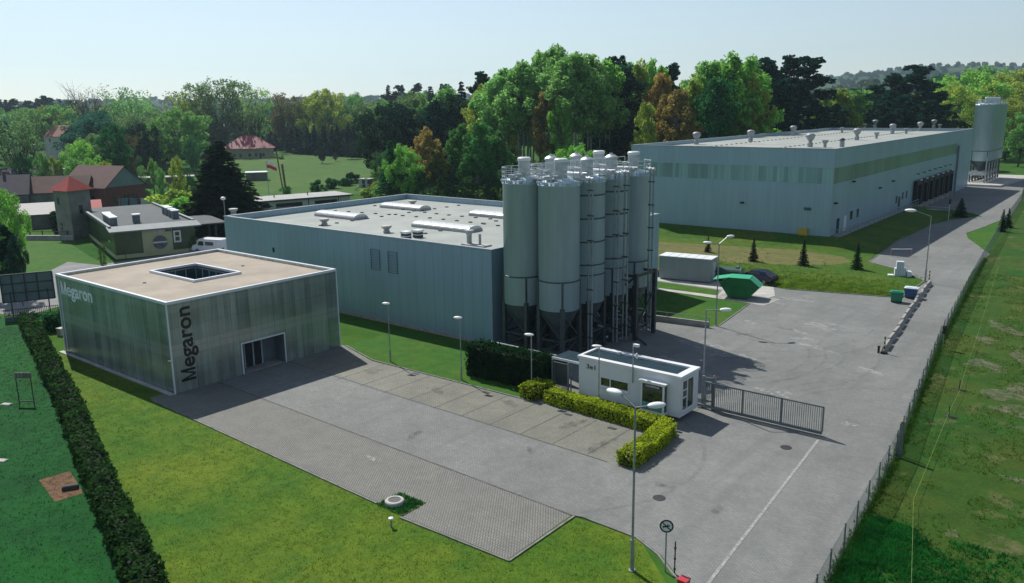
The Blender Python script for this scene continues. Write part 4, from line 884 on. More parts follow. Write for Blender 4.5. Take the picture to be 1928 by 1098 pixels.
MB().cyl((-1.2,0,.85),(1.5,0,.85),.8,n=24).build('tank', M('tank_green', (.015,.07,.05), .4), t, world=False); MB().cyl((1.5,0,.85),(1.56,0,.85),.84,n=24).cyl((1.0,0,1.6),(1.0,0,1.8),.25).build('rim', M('tank_rim', (.2,.25,.24), .4, .5), t, world=False); MB().box(-.9,-.6,0,-.7,.6,.3).box(.9,-.6,0,1.1,.6,.3).build('cradle', DSTEEL, t, world=False)
t = thing('garden_tractor', 'small red machine half hidden at the left end of the container', 'machine', (-47.8, 86.0, .02), R(8))
MB().box(-.6,-.5,.35,.5,.5,.85).ell((-.5,0,.8),.3,.4,.25).build('body', M('machine_red', (.25,.03,.03), .45), t, world=False)
for sx in (-.45,.4): MB().cyl((sx,-.6,.3),(sx,-.4,.3),.3).cyl((sx,.4,.3),(sx,.6,.3),.3).build('wheel', BLACK, t, world=False)
t = thing('waste_skip', 'green lidded waste skip with sloping ends on a concrete pad', 'skip', (-35.0, 81.3, .03), R(14))
GRN = M('skip_green', (.010, .16, .052), .42, ns=.8, var=.12); GRN2 = M('skip_lid_green', (.03, .40, .19), .4, ns=.8, var=.08)
prof = [(-2.05,1.55),(-1.1,.12),(1.0,.12),(2.05,1.30),(1.0,2.15),(-.95,2.15)]
mb = MB(); hw = 1.05; nP = len(prof)
vs = [(x,-hw,z) for x, z in prof]+[(x,hw,z) for x, z in prof]
mb.add(vs, [tuple(range(nP)), tuple(range(2*nP-1, nP-1, -1))]+[(i, i+nP, (i+1) % nP+nP, (i+1) % nP) for i in range(nP)]).build('body', GRN, t, world=False)
mb = MB(); mb.box(-2.0,-hw-.05,1.22,1.95,-hw,1.30)
for x in (-.7, .7): mb.bar((x,-hw-.03,.2),(x,-hw-.03,1.2),.06)
mb.bar((-1.6,-hw-.12,1.3),(-1.6,-hw,1.3),.12).bar((1.5,-hw-.12,1.2),(1.5,-hw,1.2),.12); mb.build('rib', GRN, t, world=False)
def slab(a, b, hw, th=.05): 
    m2 = MB(); (ax, az), (bx, bz) = a, b; d = Vector((bx-ax, 0, bz-az)).normalized(); nn = Vector((-d.z, 0, d.x))*th
    return m2.add([(ax,-hw,az),(bx,-hw,bz),(bx,hw,bz),(ax,hw,az),(ax+nn.x,-hw,az+nn.z),(bx+nn.x,-hw,bz+nn.z),(bx+nn.x,hw,bz+nn.z),(ax+nn.x,hw,az+nn.z)], [(0,3,2,1),(4,5,6,7),(0,1,5,4),(1,2,6,5),(2,3,7,6),(3,0,4,7)])
slab((-1.0,2.18),(1.02,2.18), hw+.03).build('lid', GRN2, t, world=False)
for k in range(2):
    s2 = slab((1.06,2.15),(2.12,1.30), .49); s2.v = [(x, y+(-.54 if k == 0 else .54), z) for x, y, z in s2.v]; s2.build('lid', GRN2, t, world=False)
slab((-2.75,1.85),(-1.0,2.2), hw).build('lid', GRN2, t, world=False)
def car(label, loc, rz, col, mat, L=4.5, van=False):
    t = thing('parked_car' if not van else 'parked_van', label, 'car' if not van else 'van', loc, rz)
    if not van: side = [(-2.2,.35),(-2.25,.75),(-2.1,1.0),(-1.75,1.08),(-1.25,1.42),(-.5,1.5),(.35,1.44),(1.05,.98),(1.9,.86),(2.22,.62),(2.22,.3)]; wd = .88; tw = .68
    else: side = [(-2.6,.4),(-2.62,1.1),(-2.6,2.0),(-2.45,2.1),(1.2,2.1),(1.45,2.0),(1.7,1.35),(2.5,1.05),(2.62,.8),(2.6,.35)]; wd = .98; tw = .90
    mb = MB(); nS = len(side); vs = []
    for s in (-1, 1):
        for x, z in side:
            w_ = wd if z < 1.1 else wd-(wd-tw)*min(1, (z-1.1)/.4); vs.append((x, s*w_, z))
    fs = [tuple(range(nS)), tuple(range(2*nS-1, nS-1, -1))]+[(i, i+nS, (i+1) % nS+nS, (i+1) % nS) for i in range(nS)]
    b = mb.add(vs, fs).build('body', mat, t, world=False); bv = b.modifiers.new('bevel', 'BEVEL'); bv.width = .05; bv.segments = 2; bv.limit_method = 'ANGLE'
    g = MB()
    if not van:
        for s in (-1, 1): g.add([(-1.6,s*.885,1.06),(.85,s*.885,1.06),(.25,s*.72,1.42),(-1.15,s*.72,1.42)], [(0,1,2,3) if s > 0 else (3,2,1,0)])
        g.add([(.42,-.66,1.425),(.42,.66,1.425),(1.08,.78,1.0),(1.08,-.78,1.0)], [(0,1,2,3)]); g.add([(-1.3,-.66,1.415),(-1.3,.66,1.415),(-1.74,.76,1.10),(-1.74,-.76,1.10)], [(3,2,1,0)])
    else:
        for s in (-1, 1): g.add([(.5,s*.985,1.15),(1.55,s*.985,1.15),(1.3,s*.93,1.75),(.5,s*.93,1.75)], [(0,1,2,3)]); g.add([(-1.2,s*.985,1.2),(.2,s*.985,1.2),(.2,s*.93,1.7),(-1.2,s*.93,1.7)], [(0,1,2,3)])
        g.add([(1.47,-.85,1.98),(1.47,.85,1.98),(1.73,.9,1.36),(1.73,-.9,1.36)], [(0,1,2,3)])
    g.build('window', GLASS, t, world=False)
    for x in ((-1.4, 1.35) if not van else (-1.7, 1.65)):
        for s in (-1, 1):
            wv = MB().cyl((x, s*(wd-.18), .32), (x, s*(wd+.02), .32), .32, n=20).build('wheel', BLACK, t, world=False)
            MB().cyl((x, s*(wd+.021), .32), (x, s*(wd+.03), .32), .19, n=16).build('rim', STEEL, wv, world=False)
    f = side[-1][0]
    for s in (-1, 1):
        MB().box(f-.16, s*.62-.2, .62, f+.01, s*.62+.2, .76).build('headlight', M('headlight_glass', (.6,.65,.68), .15), t, world=False)
        MB().box(side[0][0]-.06, s*.68-.14, .72, side[0][0]+.1, s*.68+.14, .92).build('tail_light', M('tail_red', (.25,.01,.01), .3), t, world=False)
        MB().box(.8, s*(wd+.02)-.08, 1.0, .98, s*(wd+.02)+.08, 1.13).build('mirror', mat, t, world=False)
    return t
c = at(1421, 533); car('dark blue parked car behind the green waste skip', (c.x, c.y+.6, .02), R(172), None, M('dark_blue_paint', (.012,.018,.045), .2, .3, var=.03))
c = at(393, 478); car('white high roofed van parked beside the clinic behind the office', (c.x-.6, c.y+.8, .02), R(200), None, M('van_white', (.75,.76,.78), .3, var=.03), van=True)
# retaining wall of the yard lawn
t = thing('retaining_wall', 'low concrete retaining wall with a steel rail below the yard lawn', 'wall', (-35.2, 67.6, 0), math.atan2(.8, 6))
MB().box(-4.2,-.1,0,3.1,.1,.55).build('wall', CONC, t, world=False); MB().bar((-4.2,0,.95),(3.1,0,.95),.05).bar((-4.2,0,.55),(-4.2,0,.95),.05).bar((-1,0,.55),(-1,0,.95),.05).bar((3.1,0,.55),(3.1,0,.95),.05).build('rail', STEEL, t, world=False)
# ------------------------------------------------------------------ right hand fence
FM = mesh_mat('chain_link', (.24, .29, .32), .045, .19, ax=('y','z'))
fl = [(-8.95,26),(-9.58,32.9),(-10.9,48.3),(-14.2,74.2),(-16.6,98),(-18.75,120),(-19.6,129.5),(-21.5,150),(-25.4,198),(-27.7,217)]
t = thing('chain_link_fence', 'long chain link fence with grey posts along the right side of the drive', 'fence', (-9, 26, 0))
mb = MB(); posts = []; FH = 1.55
for (ax, ay), (bx, by) in zip(fl[:-1], fl[1:]):
    n_ = max(1, round(math.hypot(bx-ax, by-ay)/2.55))
    for i in range(n_): posts.append((ax+(bx-ax)*i/n_, ay+(by-ay)*i/n_))
posts.append(fl[-1])
for a, b2 in zip(posts[:-1], posts[1:]): mb.add([(a[0],a[1],.03),(b2[0],b2[1],.03),(b2[0],b2[1],FH),(a[0],a[1],FH)], [(0,1,2,3)])
mb.build('chain_link', FM, t)
for i, (x, y) in enumerate(posts[:100]): MB().box(x-.03,y-.03,0,x+.03,y+.03,FH+.08).build('post', GREY, t)
mb = MB()
for a, b2 in zip(posts[:-1], posts[1:]): mb.bar((a[0],a[1],FH),(b2[0],b2[1],FH),.02).bar((a[0],a[1],.06),(b2[0],b2[1],.06),.02)
mb.build('wire', GREY, t)
c = at(1693, 862); t = thing('fence_column', 'taller double post topped by a brown knob in the right hand fence', 'post', (c.x, c.y, 0))
MB().box(-.1,-.1,0,.1,.1,2.1).box(-.03,.3,0,.05,.38,1.9).build('post', GREY, t, world=False); MB().ell((0,0,2.18),.11,.11,.1).build('knob', M('rust_brown', (.25,.15,.07), .7), t, world=False)
# wire across the field, with small stakes
pts = [at(px, py, .35) for px, py in ((1716,1098),(1718,1020),(1720,940),(1786,778),(1806,738),(1820,690),(1838,640),(1880,500))]
o = MB().tube(pts, .009, 4).build('boundary_rope', M('yellow_cord', (.20,.24,.06), .6), origin=pts[0]); tag(o, 'pale yellow rope stretched low over the rough grass', 'rope')
t = thing('field_stakes', 'dark stakes with black mats holding the cord in the field', 'stake', (-10.3, 59.8, 0))
for px, py in ((1786,785),(1806,735)):
    c = at(px, py); MB().cyl((c.x,c.y,0),(c.x,c.y,.75),.03).build('stake', BLACK, t); MB().ell((c.x+.1,c.y+.1,.02),.42,.2,.05).build('mat', BLACK, t)
# ------------------------------------------------------------------ left lawn furniture
t = thing('notice_board_frame', 'rusty empty board on two thin legs on the left lawn', 'board', (-62.0, 21.2, 0), R(35))
MB().bar((-.55,0,0),(-.55,0,1.9),.05).bar((.55,0,0),(.55,0,1.9),.05).bar((-.55,0,.05),(.55,0,.05),.04).build('leg', M('rust_steel', (.06,.045,.04), .7), t, world=False)
MB().box(-.62,-.03,1.75,.62,.03,2.15).build('board', panel_mat('weathered_board', (.22,.22,.19), .25, .05, rough=.8, dark=.3, pv=.4), t, world=False)
t = thing('large_billboard', 'large dark framed billboard seen from behind at the left road', 'billboard', (-89.6, 32.3, 0), R(66))
for x in (-1.6, 1.7): MB().bar((x,0,0),(x,0,2.6),.12).build('post', DSTEEL, t, world=False)
MB().box(-2.3,-.04,1.5,2.3,.04,4.3).build('panel', M('board_back', (.11,.155,.175), .6, ns=.6, var=.15), t, world=False)
mb = MB()
for x in (-2.3,-1.3,-.2,.9,2.3): mb.bar((x,-.1,1.5),(x,-.1,4.3),.12)
for z in (1.5,2.4,3.35,4.3): mb.bar((-2.3,-.11,z),(2.3,-.11,z),.10)
mb.build('frame', DSTEEL, t, world=False)
t = thing('leaning_board', 'small white board with dark symbol beside the large billboard', 'sign', (-92.3, 29.6, 0), R(66)); MB().box(-.7,-.03,.9,.7,.03,2.3).build('panel', WHITE, t, world=False); MB().bar((-.45,-.05,1.1),(-.2,-.05,2.1),.16).bar((-.2,-.05,2.1),(.15,-.05,1.1),.16).bar((.15,-.05,1.1),(.4,-.05,2.1),.16).build('symbol', DSTEEL, t, world=False); MB().bar((0,0,0),(0,0,.9),.1).build('post', DSTEEL, t, world=False)
for i, (px, py) in enumerate(((12,762),(2,868))):
    c = at(px, py); t = tag(MB().box(-.35,-.2,0,.35,.2,.06).box(-.3,-.15,.06,.3,.15,.08).build('stone_slab', LCONC, world=False, origin=(c.x,c.y,0), rotz=.5), ('pale stone slab in the grass near the rusty board legs', 'pale stone slab at the left edge of the picture in the grass')[i], 'slab', 'slabs in the left lawn')
t = thing('concrete_block', 'dark concrete block lying in the bare soil patch', 'block', (-45.0, 16.9, 0), R(60)); MB().box(-.4,-.16,0,.4,.16,.22).box(-.36,-.12,.22,.36,.12,.25).build('block', M('dark_block', (.07,.065,.06), .9), t, world=False)
t = thing('utility_box', 'small pale utility box between shrubs left of the office', 'cabinet', (-78.6, 30.6, 0), R(10)); MB().box(-.3,-.25,0,.3,.25,.65).build('body', LCONC, t, world=False); MB().box(-.34,-.29,.65,.34,.29,.72).build('lid', LCONC, t, world=False)
t = thing('green_slat_fence', 'low green metal fence between the road and the office shrubs', 'fence', (-86.5, 33.5, 0), math.atan2(9, 4))
mb = MB()
for x in np.arange(-4.5, 4.5, .16): mb.bar((x,0,.45),(x,0,1.25),.04)
mb.build('slats', M('fence_green', (.02,.05,.03), .6), t, world=False); MB().bar((-4.5,0,.55),(4.5,0,.55),.05).bar((-4.5,0,1.15),(4.5,0,1.15),.05).build('rail', MATS['fence_green'], t, world=False); MB().box(-4.5,-.1,0,4.5,.1,.42).build('base', M('blue_grey_wall', (.08,.12,.13), .8), t, world=False)
# ------------------------------------------------------------------ village on the left
def tile_mat(name, col, rough=.75, var=.2, sheen=.3):
    m, n, l, b = newmat(name)
    f, _ = noise_fac(n, l, .8, 5, .7)
    c = mixc(n, l, f, rgb(col, 1-var), rgb(col, 1+var)); s, _ = seam_lines(n, l, 'xy', .33, .07); s2, _ = seam_lines(n, l, 2, .22, .05)
    c = mixc(n, l, math_n(n, l, 'MAXIMUM', s, s2), c, rgb(col, .6)); l.new(c, b.inputs['Base Color']); b.inputs['Roughness'].default_value = rough; b.inputs['Specular IOR Level'].default_value = sheen; MATS[name] = m; return m
RED = tile_mat('red_tiles', (.33, .035, .03)); BROWN = tile_mat('brown_tiles', (.13, .065, .055)); DARKT = tile_mat('dark_tiles', (.075, .065, .085)); MAG = tile_mat('magenta_metal_tiles', (.30, .012, .04), .5, .1, .4); ORNG = tile_mat('orange_tiles', (.30, .13, .09))
RENDER = M('pale_render', (.42, .38, .28), .9, ns=.6, var=.12); BRICKR = M('red_brick', (.16, .055, .045), .9, ns=2, var=.3); GREYR = M('grey_render', (.14, .145, .13), .9, ns=.5, var=.3)
def gable_house(name, label, cat, x, y, rz, L, Wd, eave, ridge, wallm, roofm, gablem=None, over=.35, wins=(), chimney=None):
    t = thing(name, label, cat, (x, y, 0), rz)
    MB().box(-L/2,-Wd/2,0,L/2,Wd/2,eave).build('wall', wallm, t, world=False)
    g = MB()
    for s in (-1, 1):
        xa, xb = s*L/2, s*(L/2-.25); g.add([(xa,-Wd/2,eave),(xa,Wd/2,eave),(xa,0,ridge),(xb,-Wd/2,eave),(xb,Wd/2,eave),(xb,0,ridge)], [(0,1,2),(3,5,4),(0,2,5,3),(1,4,5,2)])
    g.build('gable', gablem or wallm, t, world=False)
    rf = MB(); k = (ridge-eave)/(Wd/2)
    for s in (-1, 1):
        ya, za = s*(Wd/2+over), eave-over*k
        rf.add([(-L/2-over,ya,za),(L/2+over,ya,za),(L/2+over,0,ridge),(-L/2-over,0,ridge),(-L/2-over,ya,za+.15),(L/2+over,ya,za+.15),(L/2+over,0,ridge+.15),(-L/2-over,0,ridge+.15)],
               [(0,1,2,3),(7,6,5,4),(0,4,5,1),(0,3,7,4),(1,5,6,2)])
    r = rf.build('roof', roofm, t, world=False)
    if chimney: MB().box(chimney[0]-.3, chimney[1]-.3, eave, chimney[0]+.3, chimney[1]+.3, ridge+.9).build('chimney', BRICKR, r, world=False)
    for (side, a, z0, z1, w) in wins:       # side: 'x+','x-','y+','y-'
        s = 1 if side[1] == '+' else -1
        if side[0] == 'x': m2 = MB().box(s*L/2-.03, a-w/2, z0, s*L/2+.04, a+w/2, z1)
        else: m2 = MB().box(a-w/2, s*Wd/2-.03, z0, a+w/2, s*Wd/2+.04, z1)
        m2.build('window', GLASS, t, world=False)
    return t
# the barn with the pale gable
gable_house('barn', 'brick barn with grey green boarded gable and dark red tiled roof', 'barn', -188.3, 86.3, R(14), 14, 10.5, 4.2, 8.4, BRICKR, BROWN, M('gable_boards', (.16,.22,.23), .7, ns=.5, var=.1), wins=(('x+',-3,.8,2.2,1.1),('x+',2.4,.8,2.2,1.1),('x+',0,0,2.2,1.3),('y-',-3,1,2.2,1),('y-',3,1,2.2,1)))
gable_house('farmhouse', 'long low house with dark red tiled roof left of the barn', 'house', -190, 77.5, R(50), 13, 8, 3.6, 6.6, GREYR, BROWN, wins=(('y+',-4,1,2,1),('y+',0,1,2,1)))
gable_house('farmhouse', 'house with dark purple tiled roof behind the little tower', 'house', -196, 66, R(62), 15, 9, 3.6, 7.2, GREYR, DARKT, chimney=(3,.5), wins=(('x-',0,1,2,1),('y-',2,1,2,1)))
gable_house('farmhouse', 'low building with slate roof furthest back in the farm group', 'house', -226, 82, R(58), 18, 9, 3.4, 6.6, GREYR, DARKT, chimney=(-4,.5), wins=(('y-',0,1,2,1),))
_d = ray(117, 240); HX = Vector((_d.x, _d.y, 0)).normalized()*430
gable_house('far_house', 'distant white house with faded orange roof among the garden trees', 'house', HX.x, HX.y, R(8), 13, 10.5, 10.0, 14.6, M('white_render', (.5,.48,.44), .9, ns=.6), ORNG, M('gable_grey', (.14,.15,.17), .8, ns=.5), wins=(('x+',-2,11,12.3,.9),('x+',2,11,12.3,.9),('x+',-3,7.5,9,1.1),('x+',2,7.5,9,1.1),('y-',-2,7.5,9,1.2)), chimney=(-3,.6))
# lean-to with metal roof
t = thing('lean_to', 'low yard building with pale grey and red metal lean-to roof', 'shed', (-160, 64.5, 0), R(66))
MB().box(-7,-4,0,7,4,2.5).build('wall', GREYR, t, world=False)
MB().add([(-7.4,-4.5,2.5),(1.5,-4.5,2.5),(1.5,4.4,3.8),(-7.4,4.4,3.8)],[(0,1,2,3)]).add([(-7.4,-4.5,2.42),(1.5,-4.5,2.42),(1.5,4.4,3.72),(-7.4,4.4,3.72)],[(3,2,1,0)]).build('roof', M('grey_metal_roof', (.06,.058,.062), .6, ns=.5), t, world=False)
MB().add([(1.55,-4.5,2.5),(7.4,-4.5,2.5),(7.4,4.4,3.8),(1.55,4.4,3.8)],[(0,1,2,3)]).add([(1.55,-4.5,2.42),(7.4,-4.5,2.42),(7.4,4.4,3.72),(1.55,4.4,3.72)],[(3,2,1,0)]).build('roof', RED, t, world=False)
# little transformer tower
t = thing('transformer_tower', 'slim rendered tower with red pyramid roof beside the clinic', 'tower', (-141.6, 59.6, 0), R(12))
MB().box(-1.9,-1.9,0,1.9,1.9,7.9).build('wall', M('tower_render', (.20,.21,.18), .9, ns=.5, var=.2), t, world=False)
rf = MB(); e = 2.45
rf.add([(-e,-e,7.75),(e,-e,7.75),(e,e,7.75),(-e,e,7.75),(0,0,10.0)], [(3,2,1,0),(0,1,4),(1,2,4),(2,3,4),(3,0,4)]).build('roof', RED, t, world=False)
MB().box(1.86,-.3,3.9,1.95,.3,5.3).box(-1.0,-1.95,5.5,-.6,-1.86,6.6).box(-1.0,-1.95,1.3,-.6,-1.86,2.4).build('window', GLASS, t, world=False)
# clinic ------------------------------------------------------------------------------
CG = M('olive_glass_wall', (.035,.07,.02), .25, ns=.25, var=.35); CY = M('cream_render', (.42,.42,.24), .85, ns=.5, var=.08)
t = thing('clinic', 'flat roofed olive and cream building with grey roof, chimneys and a round emblem', 'building', (-114.3, 53.0, 0), R(-17))
# local axes: y to the back right along the front wall, x away to the left is negative
L, D, Hc = 31.0, 10.8, 4.1
MB().box(-L,0,.55,0,.3,Hc).box(-L,D-.3,.55,0,D,Hc).box(-L,.3,.55,-L+.3,D-.3,Hc).build('wall', CG, t, world=False)
MB().box(-.3,.3,.55,0,3.6,Hc).build('wall', CG, t, world=False); MB().box(-.3,7.6,.55,0,D-.3,Hc).build('wall', CG, t, world=False)
MB().box(-.3,3.6,.55,.12,7.6,Hc).box(-L-.05,-.05,0,.08,D+.05,.55).build('wall', CY, t, world=False)
MB().box(-.02,7.8,1.6,.06,8.0,3.3).box(-.02,8.6,1.6,.06,8.8,3.3).box(-.02,8.0,3.1,.06,8.6,3.3).box(-.02,8.0,1.6,.06,8.6,1.8).box(-.02,8.0,2.4,.06,8.6,2.55).build('window_frame', WHITE, t, world=False)
for yy in (1.2, 9.8): MB().box(.0,yy-.04,0,.1,yy+.04,1.4).build('downpipe', DSTEEL, t, world=False)
MB().box(.125,5.1,3.15,.16,6.5,3.9).build('sign', M('pale_sign', (.45,.45,.42), .6), t, world=False)
em = MB().cyl((.13,5.9,1.85),(.17,5.9,1.85),.98,n=32).build('emblem', M('emblem_grey', (.10,.105,.12), .6, ns=4, var=.5), t, world=False)
MB().box(.175,4.95,1.75,.20,6.85,1.97).build('emblem_bar', M('emblem_white', (.6,.62,.62), .5), em, world=False)
MB().box(.125,6.7,3.3,.15,7.5,3.6).build('small_sign', MATS['emblem_grey'], t, world=False)
rf = MB().box(-L,-.1,Hc,-1.6,D+.1,Hc+.12).build('roof', M('grey_felt', (.062,.075,.08), .85, ns=.4, var=.15), t, world=False)
MB().box(-L-.1,-.5,Hc+.02,-.9,-.1,Hc+.42).box(-L-.1,D+.1,Hc+.02,-1.6,D+.5,Hc+.42).build('parapet', M('parapet_grey', (.12,.15,.16), .6), t, world=False)
MB().add([(-1.6,-.7,Hc+.3),(-1.6,D+.7,Hc+.3),(1.2,D+.7,Hc-.12),(1.2,-.7,Hc-.12),(-1.6,-.7,Hc+.1),(-1.6,D+.7,Hc+.1),(1.2,D+.7,Hc-.3),(1.2,-.7,Hc-.3)],[(0,3,2,1),(4,5,6,7),(0,1,5,4),(2,3,7,6),(1,2,6,5),(0,4,7,3)]).build('canopy', M('canopy_grey', (.13,.155,.165), .7, ns=.5), t, world=False)
for i, (cx, cy, w_) in enumerate(((-5.5,4.0,.5),(-4,.7,.5),(-5.6,.7,.5),(-7.2,.7,.5),(-8.8,.7,.5),(-10.5,.8,.8),(-7,9.7,.6),(-9,9.7,.5),(-12,9.8,.9),(-14,9.8,.5))):
    ch = MB().box(cx-w_,cy-.45,Hc+.12,cx+w_,cy+.45,Hc+1.25).build('chimney', MATS['parapet_grey'], rf, world=False)
    MB().box(cx-w_-.1,cy-.55,Hc+1.25,cx+w_+.1,cy+.55,Hc+1.4).build('chimney_cap', WHITE, ch, world=False)
MB().box(-12,D+.1,Hc-.5,-1,D+5,Hc-.32).build('side_canopy', MATS['grey_felt'], t, world=False)
for x in (-11,-7,-1.4): MB().bar((x,D+4.7,0),(x,D+4.7,Hc-.5),.28).build('post', DSTEEL, t, world=False)
MB().box(-5.4,-.04,1.9,-4.0,0,2.05).build('lettering', WHITE, t, world=False)
# low white building with flag -----------------------------------------------------------
t = thing('low_white_building', 'low white building with grey sloping roof and a dark crest behind the hall', 'building', (-140, 98.5, 0), R(75))
Lb, Db = 27, 8
MB().box(-Lb/2,-Db/2,0,Lb/2,Db/2,2.8).build('wall', M('white_wall', (.52,.53,.52), .85, ns=.5, var=.08), t, world=False)
MB().box(-Lb/2-.4,-Db/2-.6,2.8,Lb/2+.4,Db/2+.4,3.05).build('roof', M('pale_roof', (.33,.33,.32), .8, ns=.4, var=.1), t, world=False)
MB().box(-Lb/2-.45,-Db/2-.72,2.72,Lb/2+.45,-Db/2-.6,3.0).build('gutter', DSTEEL, t, world=False)
for xa, xb in ((-2.2,3.2),(5.8,10.6),(-5.2,-3.4)): MB().box(xa,-Db/2-.05,1.5,xb,-Db/2+.02,2.25).build('window', BLACK, t, world=False)
MB().add([(-8.4,-Db/2-.04,2.3),(-7.2,-Db/2-.04,2.3),(-7.2,-Db/2-.04,1.6),(-7.8,-Db/2-.04,1.2),(-8.4,-Db/2-.04,1.6)],[(4,3,2,1,0)]).build('crest', SIGNB, t, world=False)
for x in (4.5, 10.9): MB().box(x-.06,-Db/2-.1,0,x+.06,-Db/2,2.8).build('downpipe', DSTEEL, t, world=False)
mb = MB()
for x in (-8,-1,6): mb.cyl((x,0,3.0),(x,0,3.7),.1)
mb.build('vent_pipe', DSTEEL, t, world=False)
c = at(508, 365); t = thing('flagpole', 'thin flagpole flying a white and red flag before the meadow', 'flag', (-155, 106.5, 0))
MB().cyl((0,0,0),(0,0,9.4),.06).build('pole', STEEL, t, world=False)
def flag(z0, z1, dx, mat, nm):
    n_ = 8; vs = []; fs = []
    for k in range(n_+1):
        u = k/n_; x = u*1.75; y = .1*math.sin(u*7)+u*1.2; dz = -u*u*.75
        vs += [(x, y, z0+dz), (x, y, z1+dz)]
    for k in range(n_): fs += [(2*k,2*k+2,2*k+3,2*k+1)]
    o = MB().add(vs, fs).build(nm, mat, t, world=False); s = o.modifiers.new('s', 'SOLIDIFY'); s.thickness = .02
flag(8.55, 9.3, 0, M('flag_white', (.7,.7,.7), .8), 'flag_white_half'); flag(7.8, 8.54, 0, M('flag_red', (.55,.03,.04), .8), 'flag_red_half')
t = thing('lattice_mast', 'pair of rusty brown poles with braces between meadow and low building', 'mast', (-170, 121, 0))
MB().bar((0,0,0),(-1.2,-.4,10.6),.22).bar((.6,.4,0),(.2,0,7.3),.42).build('pole', M('rusty_pole', (.16,.11,.05), .8, ns=4, var=.3), t, world=False)
mb = MB()
for z in np.arange(.5, 7, .8): mb.bar((0,0,z),(.6,.4,z+.5),.06)
mb.bar((-2.2,-.9,10.1),(-.6,.1,10.7),.08); mb.build('brace', MATS['rusty_pole'], t, world=False)
# magenta roof house ---------------------------------------------------------------------
t = thing('bungalow', 'cream bungalow with shiny magenta red hipped roof at the edge of the meadow', 'house', (-317, 209.5, 0), R(55))
L, D, e, rg = 20.5, 13, 4.4, 9.6
MB().box(-L/2,-D/2,0,L/2,D/2,e).build('wall', M('cream_wall', (.40,.36,.27), .9, ns=.4, var=.08), t, world=False)
o_ = .8; MB().add([(-L/2-o_,-D/2-o_,e-.1),(L/2+o_,-D/2-o_,e-.1),(L/2+o_,D/2+o_,e-.1),(-L/2-o_,D/2+o_,e-.1),(-2.6,0,rg),(2.6,0,rg)], [(3,2,1,0),(0,1,5,4),(1,2,5),(2,3,4,5),(3,0,4)]).add([(-2.5,-D/2-2.0,e-.05),(3.5,-D/2-2.0,e-.05),(.5,-2.2,5.4),(-2.5,-D/2+1,e-.05),(3.5,-D/2+1,e-.05)],[(0,1,2),(0,2,3),(1,4,2)]).build('roof', MAG, t, world=False)
for x in (-6,-3.4,.3,3,6): MB().box(x-.5,-D/2-.05,.9,x+.5,-D/2+.02,2.2).build('window', GLASS, t, world=False)
MB().box(4.2,-D/2-.06,0,5.2,-D/2+.02,2.2).build('door', DSTEEL, t, world=False); MB().box(-1.2,.5,6.2,-.7,1.0,7.5).build('chimney', BRICKR, t, world=False)
for y in (-3, 2): MB().box(L/2-.02,y-.5,.9,L/2+.05,y+.5,2.2).build('window', GLASS, t, world=False)
t = thing('garden_shed', 'small dark shed with white flat roof on the meadow', 'shed', (-212, 142, 0), R(55)); MB().box(-3,-2.2,0,3,2.2,2.3).build('wall', GREYR, t, world=False); MB().box(-3.2,-2.4,2.3,3.2,2.4,2.5).build('roof', WHITE, t, world=False)
def flat_box(label, px, py, rz, L, D, H, wm, rm, name='outbuilding', k=1.0):
    c = at(px, py)*k; t = thing(name, label, 'building', (c.x, c.y, 0), rz); MB().box(-L/2,-D/2,0,L/2,D/2,H).build('wall', wm, t, world=False); MB().box(-L/2-.3,-D/2-.3,H,L/2+.3,D/2+.3,H+.2).build('roof', rm, t, world=False)
    MB().box(-.5,-D/2-.05,0,.5,-D/2+.02,2.0).box(L/4,-D/2-.05,.9,L/4+1.2,-D/2+.02,2.0).build('door', DSTEEL, t, world=False)
PR = MATS['pale_roof']
flat_box('long low outbuilding with pale roof to the right of the barn', 303, 352, R(58), 17, 5, 2.6, GREYR, PR)
flat_box('pale flat roofed garage block at the far left edge', 22, 283, R(60), 9, 7, 3.4, MATS['white_wall'], PR)
flat_box('long pale greenhouse roof left behind the farm', 55, 280, R(62), 22, 6, 2.6, MATS['white_wall'], M('glass_roof', (.35,.42,.42), .4), k=.97)
flat_box('low pale shed half hidden by the garden trees', 95, 335, R(60), 16, 5, 2.6, GREYR, PR)
flat_box('tiny white shed beside the meadow fence', 690, 352, R(20), 3, 2.5, 2.0, MATS['white_wall'], PR)
t = thing('water_slide', 'small blue playground slide with a frame near the trees', 'slide', (-160, 138, 0), R(30)); MB().bar((-2.4,0,.2),(.6,0,2.0),.7,.15).build('chute', M('slide_blue', (.10,.25,.33), .4), t, world=False); MB().bar((.6,-.5,0),(.6,-.5,3.2),.15).bar((.6,.5,0),(.6,.5,3.2),.15).bar((.6,-.5,3.1),(.6,.5,3.1),.12).bar((1.8,0,0),(.6,0,2.0),.1).build('frame', RAILM, t, world=False)
for i, (px, py, cc, lab) in enumerate(((75,421,(.5,.5,.5),'white parked car by the dark hedge under the lean-to'),(112,418,(.6,.6,.6),'white car tucked beside the slim tower'),(55,358,(.45,.47,.5),'pale car parked in the farm yard'))):
    c = at(px, py); o = car(lab, (c.x, c.y, .01), R(70), None, M('car_pale%d' % i if False else 'car_pale', (.5,.51,.52), .3))
t = thing('washing_line', 'row of blue sheets on a line in front of the barn', 'laundry', (-172, 86, 0), R(50))
MB().bar((-4,0,0),(-4,0,2.2),.1).bar((4,0,0),(4,0,2.2),.1).bar((-4,0,2.15),(4,0,2.15),.03).build('line', STEEL, t, world=False)
for x, c_ in ((-3,(.10,.16,.25)),(-1.2,(.12,.17,.27)),(1.0,(.45,.5,.52)),(2.6,(.08,.13,.24))): MB().box(x-.7,-.02,.6,x+.7,.02,2.15).build('sheet', M('cloth_%d' % int(c_[0]*100), c_, .9), t, world=False)
t = thing('field_fence', 'grey wooden fence along the road below the slim tower', 'fence', (-148, 53, 0), math.atan2(7, 11))
